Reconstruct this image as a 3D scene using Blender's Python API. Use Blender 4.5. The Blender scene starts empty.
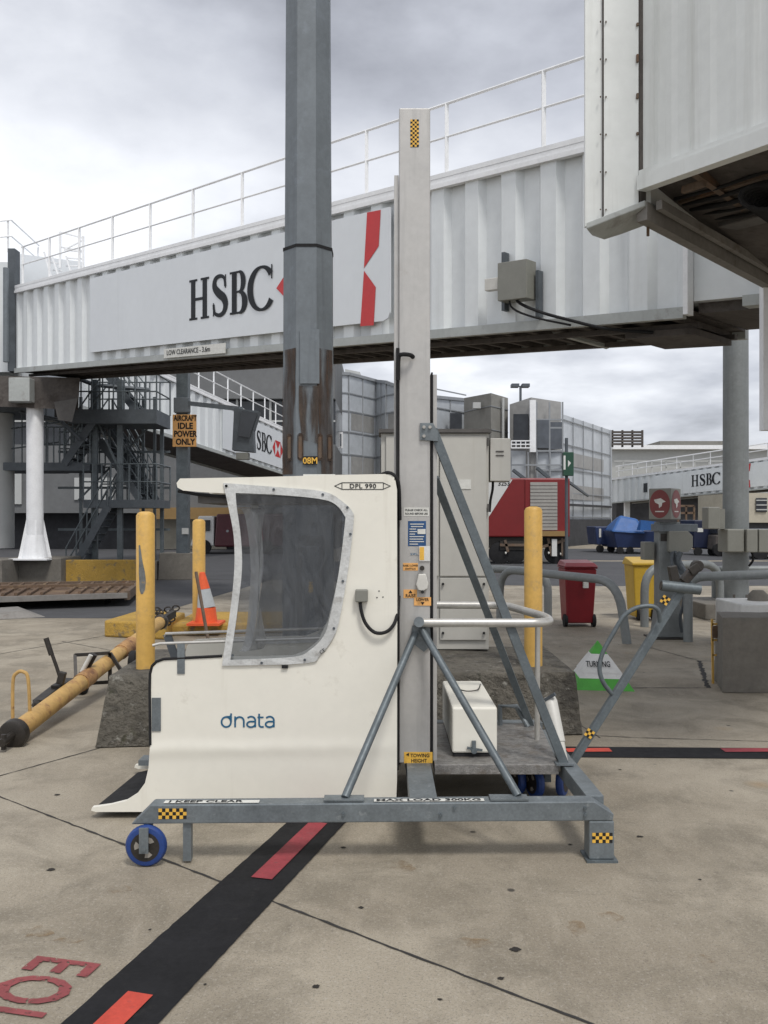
import bpy, math, random
from mathutils import Vector, Matrix, noise
from mathutils.geometry import tessellate_polygon
random.seed(7)
R = math.radians
scene = bpy.context.scene
COL = scene.collection

# ------------------------------------------------------------------ camera, sky, sun, exposure
F = 880.0; HZ = 520.0; CH = 1.7
cam_d = bpy.data.cameras.new('camera'); cam = bpy.data.objects.new('camera', cam_d); COL.objects.link(cam)
cam.location = (0, 0, CH); cam.rotation_euler = (R(90), 0, 0)
cam_d.sensor_fit = 'VERTICAL'; cam_d.sensor_height = 36; cam_d.lens = F/1024*36
cam_d.shift_y = (HZ-512)/1024; cam_d.clip_start = .05; cam_d.clip_end = 3000
scene.camera = cam
SUN_EL, SUN_ROT = R(58), R(205)
w = bpy.data.worlds.new("World"); scene.world = w; w.use_nodes = True
nt = w.node_tree; N = nt.nodes; L = nt.links; N.clear()
def nn(t, **k):
    n = N.new(t)
    for a, b in k.items(): setattr(n, a, b)
    return n
out = nn('ShaderNodeOutputWorld'); add = nn('ShaderNodeAddShader')
bg1 = nn('ShaderNodeBackground'); bg2 = nn('ShaderNodeBackground')
sky = nn('ShaderNodeTexSky'); sky.sky_type = 'NISHITA'; sky.sun_disc = False
sky.sun_elevation = SUN_EL; sky.sun_rotation = SUN_ROT; sky.air_density = 1.0; sky.dust_density = 3.0
bg1.inputs['Strength'].default_value = 0.012
L.new(sky.outputs[0], bg1.inputs[0])
tc = nn('ShaderNodeTexCoord'); sep = nn('ShaderNodeSeparateXYZ'); L.new(tc.outputs['Generated'], sep.inputs[0])
def math_n(op, a, b=None, c=None):
    m = nn('ShaderNodeMath', operation=op)
    for i, v in enumerate((a, b, c)):
        if v is None: continue
        if isinstance(v, (int, float)): m.inputs[i].default_value = v
        else: L.new(v, m.inputs[i])
    return m.outputs[0]
# flatten the cloud deck: project the view direction on a layer overhead
zz = math_n('MAXIMUM', sep.outputs[2], 0.0); zz = math_n('ADD', zz, 0.22)
cx = math_n('DIVIDE', sep.outputs[0], zz); cy = math_n('DIVIDE', sep.outputs[1], zz)
cv = nn('ShaderNodeCombineXYZ'); L.new(cx, cv.inputs[0]); L.new(cy, cv.inputs[1]); cv.inputs[2].default_value = 3.7
n1 = nn('ShaderNodeTexNoise'); n1.inputs['Scale'].default_value = 1.15; n1.inputs['Detail'].default_value = 7; n1.inputs['Roughness'].default_value = .5; n1.inputs['Distortion'].default_value = .25
n2 = nn('ShaderNodeTexNoise'); n2.inputs['Scale'].default_value = 3.1; n2.inputs['Detail'].default_value = 6; n2.inputs['Roughness'].default_value = .55
L.new(cv.outputs[0], n1.inputs[0]); L.new(cv.outputs[0], n2.inputs[0])
# brightness of the deck by direction: dark bank high up, bright gap below it to the left, grey low right
def bump(v, c, wd):
    d = math_n('DIVIDE', math_n('SUBTRACT', v, c), wd); return math_n('POWER', 2.718, math_n('MULTIPLY', math_n('MULTIPLY', d, d), -1.0))
X_, Y_, Z_ = sep.outputs[0], sep.outputs[1], sep.outputs[2]
fwd = math_n('MULTIPLY_ADD', Y_, .5, .5)
zw = math_n('ADD', Z_, math_n('MULTIPLY', math_n('SUBTRACT', n1.outputs[0], .5), .42))
dark = math_n('MULTIPLY', bump(zw, .53, .15), math_n('SUBTRACT', fwd, math_n('MULTIPLY', bump(X_, -.46, .13), .5)))
glowL = math_n('MULTIPLY', bump(zw, .31, .12), bump(X_, -.34, .36))
lowR = math_n('MULTIPLY', bump(zw, .10, .14), bump(X_, .35, .45))
v = math_n('ADD', 1.16, math_n('MULTIPLY', math_n('SUBTRACT', n1.outputs[0], .5), 2.7))
v = math_n('ADD', v, math_n('MULTIPLY', math_n('SUBTRACT', n2.outputs[0], .5), .95))
v = math_n('SUBTRACT', v, math_n('MULTIPLY', dark, .74))
v = math_n('ADD', v, math_n('MULTIPLY', glowL, .36))
v = math_n('SUBTRACT', v, math_n('MULTIPLY', lowR, .34))
v = math_n('MULTIPLY', math_n('MAXIMUM', v, .2), .62)
ramp = nn('ShaderNodeValToRGB'); L.new(v, ramp.inputs[0])
e = ramp.color_ramp.elements; e[0].position = .15; e[0].color = (.14, .143, .165, 1); e[1].position = .95; e[1].color = (.83, .845, .88, 1)
m_ = ramp.color_ramp.elements.new(.5); m_.color = (.45, .465, .51, 1)
L.new(ramp.outputs[0], bg2.inputs[0]); bg2.inputs['Strength'].default_value = 1.0
L.new(bg1.outputs[0], add.inputs[0]); L.new(bg2.outputs[0], add.inputs[1]); L.new(add.outputs[0], out.inputs[0])
sd = bpy.data.lights.new('sun', 'SUN'); sun = bpy.data.objects.new('sun', sd); COL.objects.link(sun)
sd.energy = 1.75; sd.angle = R(13); sd.color = (1, .965, .92)
sun.rotation_euler = Vector((-math.sin(R(25))*math.cos(SUN_EL)*-1, -math.cos(R(25))*math.cos(SUN_EL), math.sin(SUN_EL))).to_track_quat('Z', 'Y').to_euler()
scene.view_settings.view_transform = 'Standard'; scene.view_settings.look = 'None'
scene.view_settings.exposure = 0.34; scene.view_settings.gamma = 1; scene.view_settings.use_curve_mapping = False
scene.cycles.max_bounces = 8

# ------------------------------------------------------------------ helpers
def P(px, py, d): return Vector(((px-384)/F*d, d, CH-(py-HZ)/F*d))
def V(*a): return Vector(a)

def mat(name, col, rough=.6, metal=0.0, var=(4.0, .12), dirt=None, bump=None, streak=None, spec=.5, paint_wear=None):
    """procedural surface: base colour with cloudy variation, blotches of dirt, vertical run-off streaks and fine relief"""
    m = bpy.data.materials.new(name); m.use_nodes = True
    t = m.node_tree; n = t.nodes; l = t.links
    b = n['Principled BSDF']; b.inputs['Roughness'].default_value = rough; b.inputs['Metallic'].default_value = metal
    b.inputs['Specular IOR Level'].default_value = spec
    co = n.new('ShaderNodeTexCoord')
    def noi(s, det=4, rg=.6, vec=None):
        x = n.new('ShaderNodeTexNoise'); x.inputs['Scale'].default_value = s; x.inputs['Detail'].default_value = det; x.inputs['Roughness'].default_value = rg
        l.new(vec or co.outputs['Object'], x.inputs['Vector']); return x
    def mixc(a, bb, fac, mode='MIX'):
        x = n.new('ShaderNodeMix'); x.data_type = 'RGBA'; x.blend_type = mode
        if isinstance(fac, float): x.inputs[0].default_value = fac
        else: l.new(fac, x.inputs[0])
        for i, q in ((6, a), (7, bb)):
            if isinstance(q, tuple): x.inputs[i].default_value = q
            else: l.new(q, x.inputs[i])
        return x.outputs[2]
    c4 = tuple(col)+(1,)
    x = noi(var[0]); rmp = n.new('ShaderNodeMapRange'); rmp.inputs[1].default_value = .25; rmp.inputs[2].default_value = .75
    l.new(x.outputs[0], rmp.inputs[0])
    lo = tuple(c*(1-var[1]) for c in col)+(1,); hi = tuple(min(1, c*(1+var[1])) for c in col)+(1,)
    cur = mixc(lo, hi, rmp.outputs[0])
    x = noi(var[0]*9, 3)
    rmp = n.new('ShaderNodeMapRange'); rmp.inputs[1].default_value = .3; rmp.inputs[2].default_value = .7; rmp.inputs[3].default_value = 1-var[1]*.6; rmp.inputs[4].default_value = 1+var[1]*.4
    l.new(x.outputs[0], rmp.inputs[0]); 
    cm = n.new('ShaderNodeVectorMath'); cm.operation = 'SCALE'; l.new(cur, cm.inputs[0]); l.new(rmp.outputs[0], cm.inputs['Scale']); cur = cm.outputs[0]
    if streak:
        sc, thr, dc, amt = streak
        mp = n.new('ShaderNodeMapping'); mp.inputs['Scale'].default_value = (1, 1, .06); l.new(co.outputs['Object'], mp.inputs[0])
        x = noi(sc, 5, .65, mp.outputs[0]); rmp = n.new('ShaderNodeMapRange'); rmp.inputs[1].default_value = thr; rmp.inputs[2].default_value = thr+.22; rmp.inputs[4].default_value = amt
        l.new(x.outputs[0], rmp.inputs[0]); cur = mixc(cur, tuple(dc)+(1,), rmp.outputs[0])
    if dirt:
        for dc, sc, thr, amt in (dirt if isinstance(dirt, list) else [dirt]):
            x = noi(sc, 6, .68); rmp = n.new('ShaderNodeMapRange'); rmp.inputs[1].default_value = thr; rmp.inputs[2].default_value = thr+.12; rmp.inputs[4].default_value = amt
            l.new(x.outputs[0], rmp.inputs[0]); cur = mixc(cur, tuple(dc)+(1,), rmp.outputs[0])
    l.new(cur, b.inputs['Base Color'])
    x = noi(var[0]*3, 3); rmp = n.new('ShaderNodeMapRange'); rmp.inputs[3].default_value = max(.05, rough-.12); rmp.inputs[4].default_value = min(1, rough+.12)
    l.new(x.outputs[0], rmp.inputs[0]); l.new(rmp.outputs[0], b.inputs['Roughness'])
    if bump:
        x = noi(bump[0], 6, .65); bp = n.new('ShaderNodeBump'); bp.inputs['Strength'].default_value = bump[1]; bp.inputs['Distance'].default_value = bump[2] if len(bump) > 2 else .01
        l.new(x.outputs[0], bp.inputs['Height']); l.new(bp.outputs[0], b.inputs['Normal'])
    if paint_wear and len(paint_wear) == 3:
        mp = n.new('ShaderNodeMapping'); mp.inputs['Scale'].default_value = (1, 1, .12); l.new(co.outputs['Object'], mp.inputs[0])
        x = noi(paint_wear[0], 5, .6, mp.outputs[0]); rmp = n.new('ShaderNodeMapRange'); rmp.inputs[1].default_value = paint_wear[1]; rmp.inputs[2].default_value = paint_wear[2]
        l.new(x.outputs[0], rmp.inputs[0]); tr = n.new('ShaderNodeBsdfTransparent'); ms = n.new('ShaderNodeMixShader')
        l.new(rmp.outputs[0], ms.inputs[0]); l.new(b.outputs[0], ms.inputs[1]); l.new(tr.outputs[0], ms.inputs[2]); l.new(ms.outputs[0], n['Material Output'].inputs[0])
    elif paint_wear:
        x = noi(paint_wear[0], 6, .7); rmp = n.new('ShaderNodeMapRange'); rmp.inputs[1].default_value = paint_wear[1]; rmp.inputs[2].default_value = paint_wear[1]+.06
        l.new(x.outputs[0], rmp.inputs[0]); tr = n.new('ShaderNodeBsdfTransparent'); ms = n.new('ShaderNodeMixShader')
        l.new(rmp.outputs[0], ms.inputs[0]); l.new(b.outputs[0], ms.inputs[1]); l.new(tr.outputs[0], ms.inputs[2])
        l.new(ms.outputs[0], n['Material Output'].inputs[0])
    return m

M = {}
GRM = (.16, .14, .11)
M['white_tunnel'] = mat('tunnel_white_paint', (.66, .69, .70), .5, var=(.8, .06), streak=(2.2, .56, (.36, .37, .36), .45), dirt=((.4, .36, .3), 1.4, .68, .3))
M['white_near'] = mat('cabin_white_paint', (.70, .72, .70), .45, var=(1.2, .06), streak=(5, .55, (.42, .42, .38), .45), dirt=((.28, .17, .10), 3.0, .74, .6))
M['panel'] = mat('sign_panel_white', (.64, .67, .695), .45, var=(.5, .035), streak=(1.5, .6, (.38, .4, .41), .25))
M['white_rail'] = mat('white_rail_paint', (.76, .77, .78), .5, var=(3, .08), dirt=((.35, .3, .25), 6, .66, .4))
M['beam_grey'] = mat('beam_pale_grey', (.36, .38, .37), .55, var=(1.5, .12), dirt=((.14, .12, .10), 2.5, .58, .6))
M['under'] = mat('underside_dark_brown', (.085, .075, .068), .85, var=(1.5, .3), dirt=((.035, .028, .024), 3, .5, .7), bump=(12, .3))  # dark brown-grey base with darker random blotches
M['under_rust'] = mat('underside_rusty_steel', (.12, .085, .06), .8, var=(4, .3), dirt=((.19, .09, .04), 3, .55, .6))
M['channel'] = mat('weathered_channel_grey', (.20, .19, .175), .7, var=(2, .2), dirt=((.10, .07, .05), 3, .58, .6))
M['black'] = mat('black_matt', (.014, .014, .015), .6, spec=.18, var=(5, .2))
M['rubber'] = mat('black_rubber', (.02, .02, .021), .75, spec=.18, var=(8, .25))
M['letter'] = mat('letter_dark', (.016, .018, .021), .5, spec=.18, var=(3, .1))
M['red'] = mat('logo_red', (.50, .028, .03), .45, var=(2, .08))
M['gelcoat'] = mat('white_gelcoat', (.74, .72, .64), .38, var=(1.6, .035), dirt=[((.40, .36, .28), 3.2, .63, .45), ((.2, .17, .12), 22, .74, .5)], streak=(9, .60, (.44, .40, .32), .35))
M['galv'] = mat('galvanised_steel', (.165, .188, .20), .5, .35, var=(9, .22), dirt=[((.36, .38, .38), 14, .60, .6), ((.12, .13, .14), 5, .60, .5)], bump=(60, .15, .002))
M['galv_dark'] = mat('galvanised_steel_weathered', (.11, .13, .14), .5, .3, var=(7, .25), dirt=[((.25, .27, .28), 16, .62, .5), ((.13, .085, .05), 6, .66, .5)], bump=(60, .15, .002))
M['galv_round'] = mat('galvanised_pipe', (.20, .215, .215), .55, .2, var=(2.5, .14), dirt=((.27, .28, .28), 9, .58, .5), streak=(11, .56, (.13, .14, .14), .5), bump=(50, .12, .002))
M['galv_pole'] = mat('galvanised_pole', (.155, .175, .19), .55, .25, var=(2.5, .14), dirt=((.19, .215, .24), 9, .56, .6), streak=(11, .55, (.085, .095, .105), .6), bump=(50, .12, .002))
M['rust'] = mat('rust_stain', (.07, .043, .028), .85, var=(5, .35), dirt=((.045, .03, .022), 8, .50, .7), paint_wear=(14, .36, .68), streak=(9, .5, (.05, .035, .028), .6))
M['rust_wash'] = mat('thin_rust_wash', (.075, .055, .042), .85, var=(5, .3), paint_wear=(12, .28, .60))
M['mast'] = mat('brushed_stainless', (.46, .45, .43), .42, .35, var=(3, .08), streak=(18, .5, (.33, .325, .31), .6), dirt=((.30, .27, .23), 5, .64, .4))
M['bright'] = mat('polished_tube', (.50, .49, .46), .38, .5, var=(9, .12), dirt=((.28, .26, .22), 14, .6, .5))
M['steel_dark'] = mat('dark_stair_steel', (.085, .098, .11), .6, .2, var=(4, .2), dirt=((.1, .06, .04), 7, .66, .4))
M['chequer'] = mat('chequer_plate', (.27, .262, .25), .45, .5, var=(26, .4), dirt=((.15, .12, .09), 9, .52, .6), bump=(110, .9, .006))
M['yellow'] = mat('yellow_bollard_paint', (.60, .365, .09), .5, var=(4, .12), dirt=[((.34, .24, .12), 5, .55, .6), ((.10, .10, .095), 13, .645, .9)], streak=(16, .62, (.40, .27, .10), .5), bump=(30, .15, .003))
M['yellow_kerb'] = mat('yellow_kerb_paint', (.42, .26, .05), .8, var=(3, .2), dirt=[((.12, .11, .09), 5, .55, .8), ((.22, .2, .17), 14, .62, .8)], bump=(25, .8, .02))
M['towbar'] = mat('towbar_yellow_paint', (.46, .29, .10), .6, var=(4, .2), dirt=[((.24, .10, .05), 5, .55, .65), ((.10, .07, .05), 10, .62, .7)])
M['towbar_rust'] = mat('towbar_rusty_paint', (.36, .20, .08), .7, var=(5, .3), dirt=[((.14, .06, .035), 7, .48, .8)])
M['grease'] = mat('greasy_black_steel', (.03, .026, .022), .5, .2, var=(9, .4), dirt=((.10, .05, .03), 8, .6, .5))
M['plinth'] = mat('weathered_concrete', (.14, .128, .105), .95, var=(2.0, .35), dirt=[((.055, .05, .042), 3.2, .50, .85), ((.36, .35, .31), 13, .59, .75), ((.03, .028, .024), 16, .56, .8), ((.09, .09, .05), 8, .60, .6)], bump=(18, 1.0, .06))
M['conc'] = mat('grey_concrete', (.15, .138, .118), .92, var=(2, .18), dirt=[((.10, .095, .085), 3, .55, .6), ((.22, .205, .18), 8, .64, .5)], bump=(30, .5, .01))
M['cabinet'] = mat('cabinet_beige_paint', (.47, .46, .42), .5, var=(1.5, .05), streak=(8, .58, (.36, .34, .29), .5), dirt=((.3, .27, .21), 4, .68, .5))
M['cabinet_dark'] = mat('cabinet_dark_grey', (.09, .085, .08), .7, var=(5, .2))  # dark grey of the lid, hinges and small fittings
M['boxgrey'] = mat('junction_box_grey', (.20, .20, .175), .5, var=(5, .08), dirt=((.2, .19, .16), 6, .62, .5))
M['orange'] = mat('cone_orange', (.75, .11, .03), .55, var=(7, .12), dirt=((.25, .08, .05), 9, .64, .6))
M['reflective'] = mat('cone_reflective_band', (.42, .45, .46), .4, var=(9, .1))
M['sign_orange'] = mat('sign_orange', (.76, .40, .13), .55, var=(3, .06))
M['sign_black'] = mat('sign_black', (.02, .02, .02), .6, spec=.18)
M['sticker_y'] = mat('sticker_yellow', (.72, .42, .06), .5, var=(20, .15))
M['sticker_w'] = mat('sticker_white', (.62, .62, .58), .5, var=(20, .12), dirt=((.3, .28, .25), 25, .6, .6))
M['sticker_b'] = mat('sticker_blue', (.015, .07, .19), .45, var=(20, .2))
M['teal'] = mat('logo_teal', (.01, .10, .20), .45, var=(20, .08))
M['blue_tyre'] = mat('blue_wheel_rubber', (.013, .045, .19), .55, var=(20, .2), dirt=((.05, .05, .06), 22, .60, .7))
M['red_bin'] = mat('red_bin_plastic', (.19, .008, .014), .4, var=(5, .1), dirt=((.2, .08, .07), 8, .66, .4))
M['yellow_bin'] = mat('yellow_bin_plastic', (.50, .32, .03), .45, var=(5, .1))
M['blue_bin'] = mat('blue_skip_paint', (.012, .026, .085), .5, var=(1, .2))
M['blue_tarp'] = mat('blue_tarpaulin', (.015, .085, .27), .5, var=(1.5, .2))
M['hub_light'] = mat('dusty_hub', (.26, .24, .21), .7)
M['chipped'] = mat('chipped_bare_steel', (.16, .17, .17), .6, .2, var=(20, .3), dirt=((.35, .23, .08), 18, .58, .8), paint_wear=(28, .60))
M['navy'] = mat('navy_paint', (.009, .014, .04), .4, var=(1, .2))
M['truck_red'] = mat('truck_red_paint', (.17, .010, .011), .4, var=(.8, .1), dirt=((.18, .03, .02), 2, .62, .4))
M['brown_red'] = mat('brownish_red', (.17, .028, .026), .5, var=(3, .1))
M['maroon'] = mat('maroon_paint', (.07, .012, .018), .4, var=(.8, .15))
M['truck_white'] = mat('truck_white_paint', (.58, .58, .56), .45, var=(1, .05))
M['shutter'] = mat('shutter_grey', (.25, .24, .22), .5, .2, var=(1, .12))
M['cladding'] = mat('silver_cladding', (.46, .49, .52), .4, .05, var=(.25, .16), dirt=((.56, .59, .63), .35, .56, .7))
M['cladding_band'] = mat('pale_grey_cladding', (.30, .298, .29), .45, var=(.3, .2), dirt=((.20, .19, .18), .5, .56, .5))
M['towerconc'] = mat('board_marked_concrete', (.23, .225, .205), .9, var=(.3, .15), dirt=((.14, .135, .125), .6, .56, .6))
M['darkglass'] = mat('dark_glass', (.03, .034, .04), .12, var=(.3, .4))
M['grey_glass'] = mat('grey_glass', (.085, .095, .11), .15, var=(.3, .3))
M['seam'] = mat('panel_seam', (.25, .265, .28), .6)
M['wall_pale'] = mat('pale_wall', (.42, .43, .42), .7, var=(.3, .08))
M['wall_grey'] = mat('grey_wall', (.13, .134, .136), .7, var=(.4, .15))  # grey darkened: under-bridge shade is put into the colour
M['wall_cream'] = mat('cream_wall', (.40, .37, .30), .7, var=(.4, .15))
M['wall_dark'] = mat('undercroft_shaded_wall', (.035, .036, .04), .8, var=(.3, .4))  # near-black puts the shade of undercroft, bay and entrance into the colour
M['ochre'] = mat('ochre_fascia', (.25, .155, .055), .6, var=(.5, .1))
M['green'] = mat('marker_green', (.06, .33, .035), .5, var=(9, .15))
M['marker_white'] = mat('marker_white', (.62, .62, .60), .5, var=(9, .1), dirt=((.35, .34, .3), 14, .6, .4))
M['green_sign'] = mat('dark_green_sign', (.012, .06, .035), .5)
M['deck_rust'] = mat('rusty_deck', (.13, .085, .055), .85, var=(3, .35), dirt=((.28, .2, .1), 2.5, .55, .7))
M['tape'] = mat('silver_vinyl_border', (.54, .55, .54), .45, .05, var=(9, .16), dirt=[((.27, .26, .24), 11, .55, .6), ((.16, .14, .12), 24, .66, .5)], bump=(26, .7, .008))
M['skin_grey'] = mat('pale_plastic', (.55, .54, .50), .45, var=(9, .08))
M['plate_face'] = mat('registration_face', (.55, .55, .49), .5, var=(9, .08))
# ground markings wear through
M['tar'] = mat('black_marking', (.013, .013, .0145), .75, spec=.18, var=(5, .3), dirt=[((.035, .033, .031), 9, .60, .6)], bump=(90, .25, .003), paint_wear=(40, .73))
M['mark_red'] = mat('red_marking', (.48, .055, .032), .7, var=(7, .2), dirt=((.12, .04, .04), 14, .60, .6), bump=(90, .25, .003), paint_wear=(45, .70))
M['mark_dullred'] = mat('dull_red_marking', (.26, .035, .045), .75, var=(7, .25), dirt=((.1, .05, .05), 14, .58, .6), bump=(90, .25, .003), paint_wear=(45, .68))
M['letters_red'] = mat('stencil_red_paint', (.22, .05, .052), .8, var=(7, .2), paint_wear=(48, .56))
M['gum'] = mat('gum_and_oil', (.03, .027, .024), .8, spec=.2)
M['rust_spot'] = mat('rust_smudge', (.29, .20, .11), .9, var=(9, .2), paint_wear=(9, .22, .56))
M['joint'] = mat('joint_filler', (.028, .026, .024), .9, var=(9, .3), paint_wear=(22, .66))

# vinyl window: greyed clear sheet
def vinyl(name, fac, tint, col):
    m = bpy.data.materials.new(name); m.use_nodes = True; n = m.node_tree.nodes; l = m.node_tree.links
    b = n['Principled BSDF']; b.inputs['Base Color'].default_value = col; b.inputs['Roughness'].default_value = .16
    x = n.new('ShaderNodeTexNoise'); x.inputs['Scale'].default_value = 7; x.inputs['Detail'].default_value = 4; x.inputs['Distortion'].default_value = 1.4
    co = n.new('ShaderNodeTexCoord'); mp = n.new('ShaderNodeMapping'); mp.inputs['Scale'].default_value = (1.6, 1, .5); l.new(co.outputs['Object'], mp.inputs[0]); l.new(mp.outputs[0], x.inputs['Vector'])
    bp = n.new('ShaderNodeBump'); bp.inputs['Strength'].default_value = .9; bp.inputs['Distance'].default_value = .03; l.new(x.outputs[0], bp.inputs['Height']); l.new(bp.outputs[0], b.inputs['Normal'])
    t = n.new('ShaderNodeBsdfTransparent'); t.inputs[0].default_value = tint
    ms = n.new('ShaderNodeMixShader')
    mr = n.new('ShaderNodeMapRange'); mr.inputs[1].default_value = .3; mr.inputs[2].default_value = .7; mr.inputs[3].default_value = fac-.06; mr.inputs[4].default_value = fac+.06
    l.new(x.outputs[0], mr.inputs[0]); l.new(mr.outputs[0], ms.inputs[0])
    l.new(t.outputs[0], ms.inputs[1]); l.new(b.outputs[0], ms.inputs[2]); l.new(ms.outputs[0], n['Material Output'].inputs[0])
    return m
M['vinyl'] = vinyl('smoky_vinyl_sheet', .21, (.60, .62, .65, 1), (.25, .26, .27, 1))
M['vinyl_fold'] = vinyl('milky_vinyl_fold', .7, (.8, .8, .8, 1), (.50, .50, .48, 1))

# gelcoat gets the long crease pressed into the lower panel
def crease(m, zc, wd, h):
    t = m.node_tree; n = t.nodes; l = t.links; b = n['Principled BSDF']
    co = n.new('ShaderNodeTexCoord'); s = n.new('ShaderNodeSeparateXYZ'); l.new(co.outputs['Object'], s.inputs[0])
    x = n.new('ShaderNodeTexNoise'); x.inputs['Scale'].default_value = 1.6; l.new(co.outputs['Object'], x.inputs['Vector'])
    def mm(op, a, bb):
        q = n.new('ShaderNodeMath'); q.operation = op
        for i, vv in enumerate((a, bb)):
            if isinstance(vv, (int, float)): q.inputs[i].default_value = vv
            else: l.new(vv, q.inputs[i])
        return q.outputs[0]
    z = mm('ADD', s.outputs[2], mm('MULTIPLY', mm('SUBTRACT', x.outputs[0], .5), .10))
    d = mm('DIVIDE', mm('SUBTRACT', z, zc), wd); g = mm('POWER', 2.718, mm('MULTIPLY', mm('MULTIPLY', d, d), -1))
    fx = mm('MULTIPLY', g, mm('SUBTRACT', .75, s.outputs[0]))
    bp = n.new('ShaderNodeBump'); bp.inputs['Strength'].default_value = 1; bp.inputs['Distance'].default_value = h
    l.new(fx, bp.inputs['Height']); l.new(bp.outputs[0], b.inputs['Normal'])
crease(M['gelcoat'], .40, .045, .0035)

# concrete apron
def concrete_ground():
    m = bpy.data.materials.new('apron_concrete'); m.use_nodes = True; t = m.node_tree; n = t.nodes; l = t.links
    b = n['Principled BSDF']; co = n.new('ShaderNodeTexCoord'); O = co.outputs['Object']
    def noi(s, det=5, rg=.6, sc=None, dist=0):
        x = n.new('ShaderNodeTexNoise'); x.inputs['Scale'].default_value = s; x.inputs['Detail'].default_value = det; x.inputs['Roughness'].default_value = rg; x.inputs['Distortion'].default_value = dist
        if sc:
            mp = n.new('ShaderNodeMapping'); mp.inputs['Scale'].default_value = sc; mp.inputs['Rotation'].default_value = (0, 0, .65); l.new(O, mp.inputs[0]); l.new(mp.outputs[0], x.inputs['Vector'])
        else: l.new(O, x.inputs['Vector'])
        return x.outputs[0]
    def rng(x, a, bb, c=0., d=1.):
        r = n.new('ShaderNodeMapRange'); r.inputs[1].default_value = a; r.inputs[2].default_value = bb; r.inputs[3].default_value = c; r.inputs[4].default_value = d; l.new(x, r.inputs[0]); return r.outputs[0]
    def mix(a, bb, f):
        x = n.new('ShaderNodeMix'); x.data_type = 'RGBA'
        if isinstance(f, float): x.inputs[0].default_value = f
        else: l.new(f, x.inputs[0])
        for i, q in ((6, a), (7, bb)):
            if isinstance(q, tuple): x.inputs[i].default_value = q+(1,)
            else: l.new(q, x.inputs[i])
        return x.outputs[2]
    c = mix((.228, .196, .147), (.350, .310, .242), rng(noi(.55, 6, .6), .38, .62))
    c = mix(c, (.155, .135, .10), rng(noi(1.7, 7, .7, dist=.5), .46, .62, 0, .65))
    c = mix(c, (.42, .375, .30), rng(noi(7, 6, .75, (1, .3, 1)), .52, .68, 0, .3))
    c = mix(c, (.44, .41, .36), rng(noi(60, 4, .85), .53, .66, 0, .5))
    c = mix(c, (.12, .10, .08), rng(noi(27, 5, .8), .56, .70, 0, .5))
    c = mix(c, (.10, .085, .07), rng(noi(110, 3, .9), .53, .64, 0, .7))
    vo = n.new('ShaderNodeTexVoronoi'); vo.inputs['Scale'].default_value = 1.1; l.new(O, vo.inputs['Vector'])
    c = mix(c, (.30, .19, .08), rng(vo.outputs['Distance'], .12, .02, 0, .4))      # small rust marks
    vo2 = n.new('ShaderNodeTexVoronoi'); vo2.inputs['Scale'].default_value = 2.3; vo2.inputs['Randomness'].default_value = 1; l.new(O, vo2.inputs['Vector'])
    c = mix(c, (.03, .027, .024), rng(vo2.outputs['Distance'], .050, .030, 0, .85))   # gum and oil drops
    l.new(c, b.inputs['Base Color']); b.inputs['Specular IOR Level'].default_value = .35
    l.new(rng(noi(2, 5, .6), .3, .7, .62, .85), b.inputs['Roughness'])
    bp = n.new('ShaderNodeBump'); bp.inputs['Strength'].default_value = .55; bp.inputs['Distance'].default_value = .004; l.new(noi(70, 6, .75), bp.inputs['Height']); l.new(bp.outputs[0], b.inputs['Normal'])
    return m
M['ground'] = concrete_ground()
M['asphalt'] = mat('asphalt', (.055, .056, .06), .9, var=(.8, .2), dirt=((.10, .10, .10), 1.2, .56, .5), bump=(60, .4, .01))
M['ground_pale'] = mat('distant_pale_apron', (.30, .28, .24), .85, var=(.3, .15), dirt=((.18, .165, .14), .6, .55, .5))

ORG = {}
def root(name, loc, label, cat, group=None):
    o = bpy.data.objects.new(name, None); COL.objects.link(o); o.location = loc; o.empty_display_size = .2
    ORG[o.name] = Vector(loc); tag(o, label, cat, group); return o
def tag(o, label, cat, group=None):
    o['label'] = label; o['category'] = cat
    if group: o['group'] = group
    return o

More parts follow.
